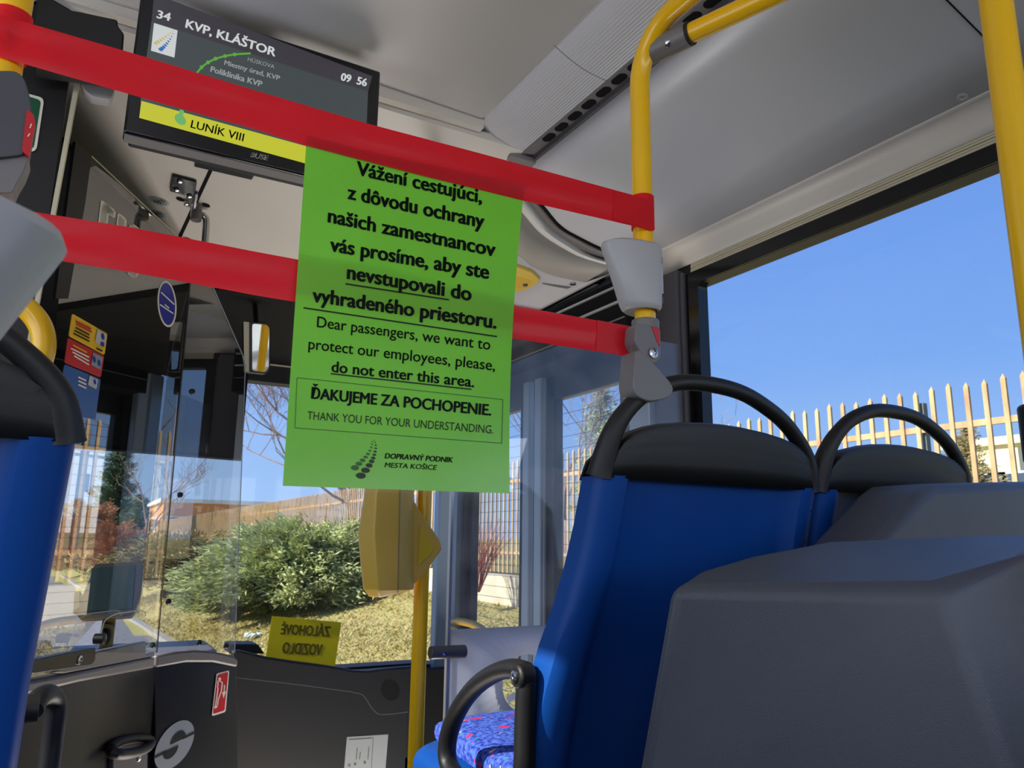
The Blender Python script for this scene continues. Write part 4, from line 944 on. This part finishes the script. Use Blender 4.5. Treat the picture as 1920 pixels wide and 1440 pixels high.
# ================================================================== FRONT DASH PANEL, SIGN, VALIDATOR, PARTITION
P3 = YP(3.0)
dp = thing('front_dashboard', 'black moulded dash panel under the windscreen with a round hole', 'panel', (.9, 3.0, 0))
edge = [(436, 1219), (452, 1220), (500, 1232), (552, 1240), (600, 1246), (640, 1252), (662, 1257), (690, 1258), (720, 1254), (776, 1249)]
mb = MB(); mb.plate(P3, edge + [(772, 1600), (420, 1600)], 0, .03); obj('front', mb, 'black', dp, bevel=.008)
top_e = [P3(u, v, -.02) for u, v in edge]
obj('shelf', MB().loft([top_e, [V((p.x*1.06, 3.38, .90)) for p in top_e]], closed=False), 'black_soft', dp, solid=.004)
mb = MB(); sl_ = [(440, 1270), (500, 1277), (560, 1284), (620, 1292), (672, 1300), (685, 1309), (695, 1325), (704, 1335), (718, 1340), (765, 1335)]
sl_ = [(p.x, p.y) for p in smooth_path([V((u, v, 0)) for u, v in sl_], 3)]
for a_, b_ in zip(sl_[:-1], sl_[1:]): line_px(mb, a_, b_, 1.3, P3, .0006)
obj('seam', mb, 'dark_grey', dp, smooth=False)
mb = MB(); mb.disc(P3, (732, 1294), (17.5, 1), (-1, -20), .0008, 30); obj('round_hole', mb, 'black_matte', dp)
struct('trim_13', MB().box((1.24, 3.0, 0), (1.50, 3.06, .94)), 'black_matte')
rl_ = thing('dash_box', 'low black box on the dash behind the curved end of the driver door', 'box', tuple(PY(470, 1228, 3.2)))
mb = MB(); mb.plate(YP(3.2), [(430, 1208), (484, 1208), (497, 1226), (430, 1226)], 0, .12); obj('body', mb, 'black_soft', rl_, bevel=.006)
s = thing('paper_note', 'grey paper note with faint print on the black dash panel', 'paper', tuple(P3(686, 1440)))
mb = MB(); mb.plate(P3, [(650.5, 1382), (728, 1377), (722, 1452), (644, 1455)], .001, .0006); f = obj('sheet', mb, 'paper', s)
mb = MB(); line_px(mb, (700, 1382), (696, 1450), 1, P3, .002); line_px(mb, (654, 1387), (698, 1384), 1.6, P3, .002)
for u_, v0, v1 in ((670, 1402, 1424), (692, 1400, 1424), (676, 1410, 1424)): line_px(mb, (u_, v0), (u_-2, v1), 1.6, P3, .002)
for u_, v_ in ((684, 1430), (666, 1433), (655, 1435)): mb.disc(P3, (u_, v_), (2.6, 0), (0, -2.6), .002, 8)
obj('print', mb, 'paper_print', f, smooth=False)
PS = Plane(PY(563, 1243, 3.14), (0, -1, .16))
s = thing('dash_sign', 'yellow sign with mirrored lettering standing behind the dash panel against the windscreen', 'sign', tuple(PS(563, 1243)))
mb = MB(); mb.plate(PS, [(510, 1155), (640, 1167), (627, 1256), (497, 1240)], 0, .001); f = obj('sheet', mb, 'sign_yellow', s)
text_part('mirrored_lettering', 'sign_ink', f, 'ZÁLOHOVÉ', (619, 1194), (525.5, 1189), 18.5, PS, .0008, .06, up=(.13, -1)); text_part('mirrored_lettering', 'sign_ink', f, 'VOZIDLO', (604, 1229), (528, 1224.5), 20, PS, .0008, .06, up=(.13, -1))
# ticket validator
va = thing('ticket_validator', 'yellow ticket validator with chamfered sides mounted on the yellow pole', 'ticket validator', (PV[0]-.04, 1.64, 1.3))
def vrow(v, ul, dl):   # one outline ring at image height v: left edge, chamfer, front, right side
    f0, f1 = 1.585, 1.63
    return [PY(ul, v, f1+.06), PY(ul+2, v, f1), PY(ul+dl, v, f0), PY(748, v, f0), PY(764, v, f0+.02), PY(776, v, f0+.05), PY(776, v, f0+.10)]
rows = [vrow(860, 694, 20), vrow(925, 683, 22), vrow(1000, 671, 30), vrow(1060, 676, 28), vrow(1105, 681, 28)]
lowr = [p+V((.004*0, .01, -.012)) for p in rows[-1]]
obj('body', MB().loft(rows+[[PY(700, 1119, 1.68), PY(692, 1119, 1.64), PY(712, 1121, 1.60), PY(745, 1113, 1.60), PY(758, 1110, 1.61), PY(764, 1108, 1.64), PY(764, 1108, 1.67)]]), 'yellow_plastic', va, bevel=.003)
mb = MB()
br_ = [(770, 880), (775, 935), (788, 958), (826, 1014), (829, 1030), (808, 1060), (800, 1072), (782, 1092), (768, 1100)]
for_ = MB().plate(YP(1.635), br_, 0, .13); obj('pole_bracket', for_, 'yellow_plastic', va, bevel=.006)
mb = MB(); mb.plate(YP(1.634), rpx([(788, 984), (812, 1024), (812, 1034), (784, 1062)], 5), .0015, .004); obj('cover', mb, 'yellow_bright', va, bevel=.001)
mb = MB(); line_px(mb, (751, 880), (746, 1112), 1, YP(1.585), .0012); obj('seam', mb, 'dark_grey', va, smooth=False)
# frosted partition with a round window, clear glass above
PT = YP(1.725)
pt = thing('glass_partition', 'glass partition by the front door, frosted grey below with a round emblem window', 'partition', (1.17, 1.72, .5))
x0 = PT(838, 1230).x
obj('glass', MB().box((.812, 1.722, .5), (1.565, 1.728, 2.05)), 'hazy', pt)
zt2 = PT(845, 1180).z
n = 40; cx_, cz_ = PT(985, 1280).x, PT(985, 1280).z; rr_ = (PT(1029, 1280).x-PT(941, 1280).x)/2
circ = [V((cx_+rr_*math.cos(2*math.pi*i/n), 1.7205, cz_+rr_*math.sin(2*math.pi*i/n))) for i in range(n)]
def toedge(a):
    ca, sa = math.cos(a), math.sin(a); ts = []
    if ca > 1e-6: ts.append((1.565-cx_)/ca)
    if ca < -1e-6: ts.append((.812-cx_)/ca)
    if sa > 1e-6: ts.append((zt2-cz_)/sa)
    if sa < -1e-6: ts.append((.5-cz_)/sa)
    t_ = min(ts); return V((cx_+ca*t_, 1.7205, cz_+sa*t_))
angs = [2*math.pi*i/n for i in range(n)]
cor = [math.atan2(zz_-cz_, xx_-cx_) % (2*math.pi) for xx_, zz_ in ((1.565, zt2), (.812, zt2), (.812, .5), (1.565, .5))]
allang = sorted(angs+cor)
ins = [V((cx_+rr_*math.cos(a), 1.7205, cz_+rr_*math.sin(a))) for a in allang]; outs = [toedge(a) for a in allang]; k_ = len(allang)
obj('frosted_foil', MB().add(ins+outs, [(i, (i+1) % k_, (i+1) % k_+k_, i+k_) for i in range(k_)]), 'partition', pt, solid=.001)
PTf = YP(1.7203)
mb = MB(); mb.plate(PTf, [(968, 1276), (976, 1268), (1010, 1262), (1024, 1276), (1010, 1296), (972, 1302), (966, 1292)], .0, .001); mb.plate(PTf, [(948, 1309), (976, 1292), (982, 1300), (955, 1318)], 0, .001); mb.plate(PTf, [(976, 1296), (1020, 1300), (1000, 1322), (980, 1310)], 0, .001)
obj('emblem', mb, 'partition', pt)
obj('edge', MB().box((.806, 1.718, .5), (.813, 1.731, 2.05)), 'alu', pt)

# ================================================================== OUTSIDE
def edge_x(y): return 2.2 if y < 8 else 2.2-(y-8)*.065
def hgt(x, y):
    e = edge_x(y)
    if x < e: return -.35
    if x < 5.3: return -.27+min(1, (x-e)/3.1)**1.0*.90+.04*math.sin(x*2.1+y*.7)
    return .63 if x < 5.62 else .98+min(1.2, (x-5.6)*.02)
xs = [-40, -20, -8, -3] + [-2+i*.4 for i in range(25)] + [8.4, 10, 14, 20, 40, 90]
ys = [-12, -6, 0, 2, 4, 6, 8, 10, 12, 14, 16, 18, 20, 24, 28, 34, 42, 60, 90, 140]
struct('ground', MB().loft([[V((x, y, hgt(x, y))) for x in xs] for y in ys], closed=False), 'grass')
struct('road', MB().loft([[V((x, y, -.335)) for x in (-7.5, -2, edge_x(y)-.12)] for y in ys[:-3]], closed=False), 'asphalt')
struct('kerb', MB().loft([[V((edge_x(y)-.12, y, -.33)), V((edge_x(y)-.12, y, -.25)), V((edge_x(y)+.02, y, -.25))] for y in ys[:-3]], closed=False, cap=False), 'kerb')
g = MB(); rnd = random.Random(3)
for i in range(60000):
    y = 2.5+rnd.random()**1.5*20; x = edge_x(y)+rnd.random()*(5.25-edge_x(y)); z = hgt(x, y)
    a = rnd.random()*6.28; l = .04+.07*rnd.random(); ww = .004+.005*rnd.random()+y*.0005; d = V((math.cos(a), math.sin(a), 0)); s_ = V((-d.y, d.x, 0))*ww
    tip = V((x, y, z))+d*l*(.5+rnd.random())+V((0, 0, l*(.15+.55*rnd.random())))
    g.add([V((x, y, z))-s_, V((x, y, z))+s_, tip], [(0, 1, 2)])
o = obj('grass_blades', g, 'blade', smooth=False, recalc=False); tag(o, 'short dry grass covering the bank outside the windscreen and door', 'grass', kind='stuff')
# stone wall and steel picket fence along the bank
XF = 5.45
mb = MB(); mb.box((XF-.12, 1.0, .3), (XF+.14, 60, 1.0)); o = obj('stone_wall', mb, 'stone'); tag(o, 'low pale stone wall under the picket fence', 'wall')
mb = MB(); mb.box((XF-.16, 1.0, 1.0), (XF+.16, 60, 1.04))
fe = thing('picket_fence', 'rusty steel picket fence running along the bank outside the right windows', 'fence', (XF, 3.0, 1.0))
for z in (1.28, 2.29): obj('rail', MB().box((XF+.005, 1.0, z), (XF+.035, 60, z+.045)), 'rust', fe)
far = MB(); y = 2.16; i = 0; near = 0
pk = MB()
while y < 60:
    top = 2.615+.012*math.sin(i*1.7)
    def pick(m_): m_.prism([(XF-.012, y-.0165, 1.03), (XF+.008, y-.0165, 1.03), (XF+.008, y+.0165, 1.03), (XF-.012, y+.0165, 1.03)], (0, 0, top-1.06)); m_.add([(XF-.012, y-.0165, top-.03), (XF+.008, y-.0165, top-.03), (XF+.008, y+.0165, top-.03), (XF-.012, y+.0165, top-.03), (XF-.002, y, top+.004)], [(0, 1, 4), (1, 2, 4), (2, 3, 4), (3, 0, 4)])
    if near < 98: m1 = MB(); pick(m1); obj('picket', m1, 'rust', fe, smooth=False); near += 1
    else: pick(far)
    y += .1275; i += 1
tag(obj('pickets', far, 'rust', fe, smooth=False), kind='stuff')
for k in range(16):
    y = 3.44+k*2.6; obj('post', MB().box((XF+.04, y-.03, .9), (XF+.09, y+.03, 2.52)), 'fence_post', fe)
# plants
def twig(mb, p, d, l, r, depth, rn, spread=.55, nsub=3, up=.15, sides=5):
    pts = [p]; dd_ = d.copy()
    for k in range(4):
        dd_ = (dd_+V((rn.uniform(-1, 1), rn.uniform(-1, 1), rn.uniform(-.6, 1)))*.16+V((0, 0, up*.2))).normalized(); pts.append(pts[-1]+dd_*l/4)
    mb.tube(pts, [r*(1-.55*k/4) for k in range(5)], sides if depth > 1 else 3, cap=False)
    if depth <= 0: return
    for k in range(nsub):
        i_ = rn.choice((2, 3, 4)) if k else 4; ax = V((rn.uniform(-1, 1), rn.uniform(-1, 1), rn.uniform(-.5, .8))).normalized()
        nd = (dd_*(1-spread)+ax*spread+V((0, 0, up))).normalized(); twig(mb, pts[i_], nd, l*rn.uniform(.58, .8), max(r*.56, .0032), depth-1, rn, spread, nsub, up, sides)
def bare_tree(label, p, h, seed, lean=(0, 0), m='bark', depth=4, nsub=3, r=None, spread=.55, nb=4, rise=.75):
    t = thing('bare_tree', label, 'tree', p); rn = random.Random(seed); r = r or h*.014
    mb = MB(); b0 = V(p); b1 = b0+V((lean[0]*.35*h, lean[1]*.35*h, .35*h)); mb.tube([b0, (b0+b1)/2+V((.03, 0, 0)), b1], [r*1.3, r*1.1, r], 7)
    obj('trunk', mb, m, t)
    mb = MB()
    for k in range(nb):
        a = rn.random()*6.28 if nb < 6 else 2.4*k+3.1; twig(mb, b0+(b1-b0)*(.55+.45*k/(nb-1)), V((math.cos(a)*.7+lean[0], math.sin(a)*.7+lean[1], rise)).normalized(), h*.30, r*.62, depth, rn, spread, nsub)
    obj('branches', mb, m, t, recalc=False); return t
def leafs(mb, c, d, n, l, wd, rn, sp):
    for k in range(n):
        q = c+V((rn.gauss(0, sp), rn.gauss(0, sp), rn.gauss(0, sp*.7))); dv_ = (d+V((rn.uniform(-1, 1), rn.uniform(-1, 1), rn.uniform(-.7, .7)))*.7).normalized(); sv = dv_.orthogonal().normalized()*wd
        mb.add([q-sv, q+sv, q+dv_*l], [(0, 1, 2)])
def conifer(label, p, h, w_, seed, m='needle_dark', dens=1.0):
    t = thing('conifer', label, 'tree', p); rn = random.Random(seed); b0 = V(p)
    obj('trunk', MB().tube([b0, b0+V((0, 0, h*.96))], [h*.018, h*.003], 7), 'bark', t); mb = MB()
    nl = 24
    for k in range(nl):
        f = k/nl; z = h*(.08+.9*f); R_ = w_*(1-f)**.8*rn.uniform(.75, 1.1)+.04*w_
        for j in range(max(5, int(10*(1-f)+4))):
            a = rn.random()*6.28; L = R_*rn.uniform(.6, 1.05)
            for s_ in range(5):
                ff = (s_+.6)/5; c = b0+V((math.cos(a)*L*ff, math.sin(a)*L*ff, z-.10*L*ff+.16*L*ff*ff))
                leafs(mb, c, V((math.cos(a), math.sin(a), .25)), int(14*dens), h*.030, h*.0050, rn, h*.018)
    obj('foliage', mb, m, t, smooth=False, recalc=False); return t
def shrub(label, p, rx, ry, h, seed, m, n=260, name='shrub', dens=26, lean=(.0, 0)):
    t = thing(name, label, 'shrub', p); rn = random.Random(seed); b0 = V(p)
    st_ = MB(); fo = MB()
    for k in range(n):
        a = rn.random()*6.28; e = rn.random()**.7; el = rn.uniform(.12, 1.35)
        tip = b0+V((math.cos(a)*math.cos(el)*rx, math.sin(a)*math.cos(el)*ry, math.sin(el)*h))*rn.uniform(.6, 1.06)
        d_ = (tip-b0).normalized()
        if k % 9 == 0: st_.tube([b0, b0+(tip-b0)*.5+V((0, 0, .05)), tip], [.02, .012, .004], 4, cap=False)
        side_ = (d_+V((math.cos(a)*.8, math.sin(a)*.8, -.1))).normalized()
        for q in range(5): leafs(fo, tip+side_*(.12*q-.24)*rx*.55, side_, dens//5, .055*rx+.03, .006*rx+.007, rn, .045*rx)
    obj('stems', st_, 'bark', t); obj('foliage', fo, m, t, smooth=False, recalc=False); return t
def gp(u, y): q = ray(u, 1016); x = q.x/q.y*y; return (x, y, hgt(x, y))
# spreading juniper seen through the windscreen
shrub('big spreading olive green juniper on the grass bank, seen under the green notice', gp(590, 14.5), 2.1, 1.7, 1.22, 11, 'needle_bush', 620, 'juniper_bush', 150)
shrub('smaller juniper bush at the left foot of the big juniper', gp(478, 15.5), 1.1, 1.0, .75, 12, 'needle_bush', 260, 'juniper_bush', 120)
shrub('low olive bush behind the clear driver glass, left of the junipers', gp(360, 22), 2.0, 1.5, 1.2, 13, 'needle_olive', 300, 'scrub_bush', 90)
conifer('tall dark conifer in the distance seen through the cab glass', gp(207, 42), 6.4, 1.75, 21, dens=1.1)
conifer('dark low conifer at the right foot of the tall distant conifer', gp(255, 40), 3.0, 1.7, 22)
shrub('brown leafed bush at the left foot of the tall conifer', gp(165, 38), 1.6, 1.2, 2.9, 23, 'leaf_brown', 300, 'brown_bush', 80)
shrub('brown leafed bush in front of the tall conifer', gp(215, 36), 1.3, 1.0, 2.0, 24, 'leaf_brown', 200, 'brown_bush', 60)
bare_tree('slender bare tree right of the tall distant conifer', gp(268, 36), 5.2, 31, (.05, 0), 'bark_pale', 4, 3)
bare_tree('bare spreading tree behind the left edge of the green notice', gp(668, 17.5), 6.6, 32, (-.14, .0), 'bark_pale', 6, 3, .06, .62, 9, .42)
bare_tree('bare tree trunk behind the picket fence under the green notice', (PX(655, 960, 5.9).x, PX(655, 960, 5.9).y, .98), 6.0, 33, (.05, 0), 'bark', 4, 3, .11)
bare_tree('thin bare tree behind the fence seen through the front door glass', (6.3, 9.5, 1.0), 4.2, 34, (0, 0), 'bark_pale', 4, 3, .035)
bare_tree('thin bare tree beyond the fence seen through the rear door leaf', (6.6, 8.2, 1.0), 3.4, 35, (0, 0), 'bark_pale', 4, 2, .025)
# red stemmed shrub by the wall
t = thing('red_shrub', 'bare shrub with thin red stems in front of the stone wall', 'shrub', tuple(PX(890, 1112, 4.7)))
rn = random.Random(5); mb = MB(); b0 = PX(892, 1110, 4.7)
for k in range(46):
    a = rn.random()*6.28; s_ = rn.uniform(.08, .42); hh = rn.uniform(.5, 1.0); d = V((math.cos(a)*s_, math.sin(a)*s_, hh))
    q = [b0+V((math.cos(a), math.sin(a), 0))*.05, b0+d*.5+V((rn.uniform(-.04, .04), 0, 0)), b0+d]; mb.tube(q, [.007, .005, .0025], 4, cap=False)
    for j in range(2): mb.tube([q[1], q[1]+(d*.45+V((rn.uniform(-.15, .15), rn.uniform(-.15, .15), 0)))], [.004, .002], 3, cap=False)
obj('stems', mb, 'red_twig', t)
conifer('young conifer behind the fence seen through the rear door leaf', (7.6, 10.4, 1.0), 3.3, .8, 36, 'needle_bush', .5)
conifer('small conifer beyond the fence, left of the cream building', (PX(1613, 840, 11).x, PX(1613, 840, 11).y, 1.1), 1.75, .4, 37, 'needle_dark', .7)
conifer('small dark conifer beyond the fence before the cream building', (PX(1822, 890, 14).x, PX(1822, 890, 14).y, 1.15), 2.6, .8, 38, 'needle_olive', .8)
# litter on the grass
for k, (u, y, lab) in enumerate(((572, 9.5, 'crumpled white plastic litter on the grass before the juniper'), (492, 12.5, 'small white scrap on the grass left of the other litter'))):
    x, yy, z = gp(u, y); mb = MB(); rn = random.Random(40+k)
    for j in range(5):
        c = V((x+rn.uniform(-.12, .12), yy+rn.uniform(-.1, .1), z+.03)); mb.lathe(c, (rn.uniform(-1, 1), rn.uniform(-1, 1), 1), [(.01, -.02), (.05+.03*rn.random(), 0), (.03, .03), (.005, .05)], 6)
    tag(obj('litter', mb, 'litter', smooth=False), lab, 'litter')
# buildings
def block(label, x0, y0, x1, y1, zt, m, floors, cols, roof='render_white', z0=.5):
    t = thing('apartment_block', label, 'building', ((x0+x1)/2, (y0+y1)/2, z0))
    wl_ = obj('walls', MB().box((x0, y0, z0), (x1, y1, zt)), m, t); obj('roof_edge', MB().box((x0-.3, y0-.3, zt), (x1+.3, y1+.3, zt+.35)), roof, t)
    for f_ in range(floors):
        for c_ in range(cols):
            z = zt-1.2-f_*2.9; s0 = (c_+.5)/cols
            yy = y0+(y1-y0)*s0
            fr_ = obj('window', MB().box((x0-.03, yy-.9, z-1.4), (x0+.1, yy+.9, z)), 'render_white', t); obj('glazing', MB().box((x0-.06, yy-.75, z-1.3), (x0+.05, yy+.1, z-.1)), 'window_dark', fr_)
            xx = x0+(x1-x0)*s0
            fr_ = obj('window', MB().box((xx-.9, y0-.03, z-1.4), (xx+.9, y0+.1, z)), 'render_white', t); obj('glazing', MB().box((xx-.75, y0-.06, z-1.3), (xx+.1, y0+.05, z-.1)), 'window_dark', fr_)
    return t
q = PX(1800, 842, 36); q2 = PX(1908, 842, 36)
block('cream apartment block beyond the fence at the right of the big window', 36, q2.y, 48, q.y+.5, q.z, 'render_cream', 2, 3, 'render_cream')
q = PX(1400, 868, 46); q2 = PX(1730, 868, 46)
block('long low white building beyond the fence, left of the cream block', 46, q2.y, 56, q.y, PX(1600, 870, 46).z, 'render_white', 1, 6, 'render_white')
q = PY(440, 940, 75); q2 = PY(520, 945, 75)
block('distant orange and white building left of the green notice', q.x-6, 75, q2.x, 88, q.z-.3, 'render_orange', 1, 4)
q = PY(130, 950, 90); q2 = PY(180, 950, 90)
block('distant pale block behind the tall conifer', q.x-4, 90, q2.x, 100, q.z, 'render_white', 2, 4)
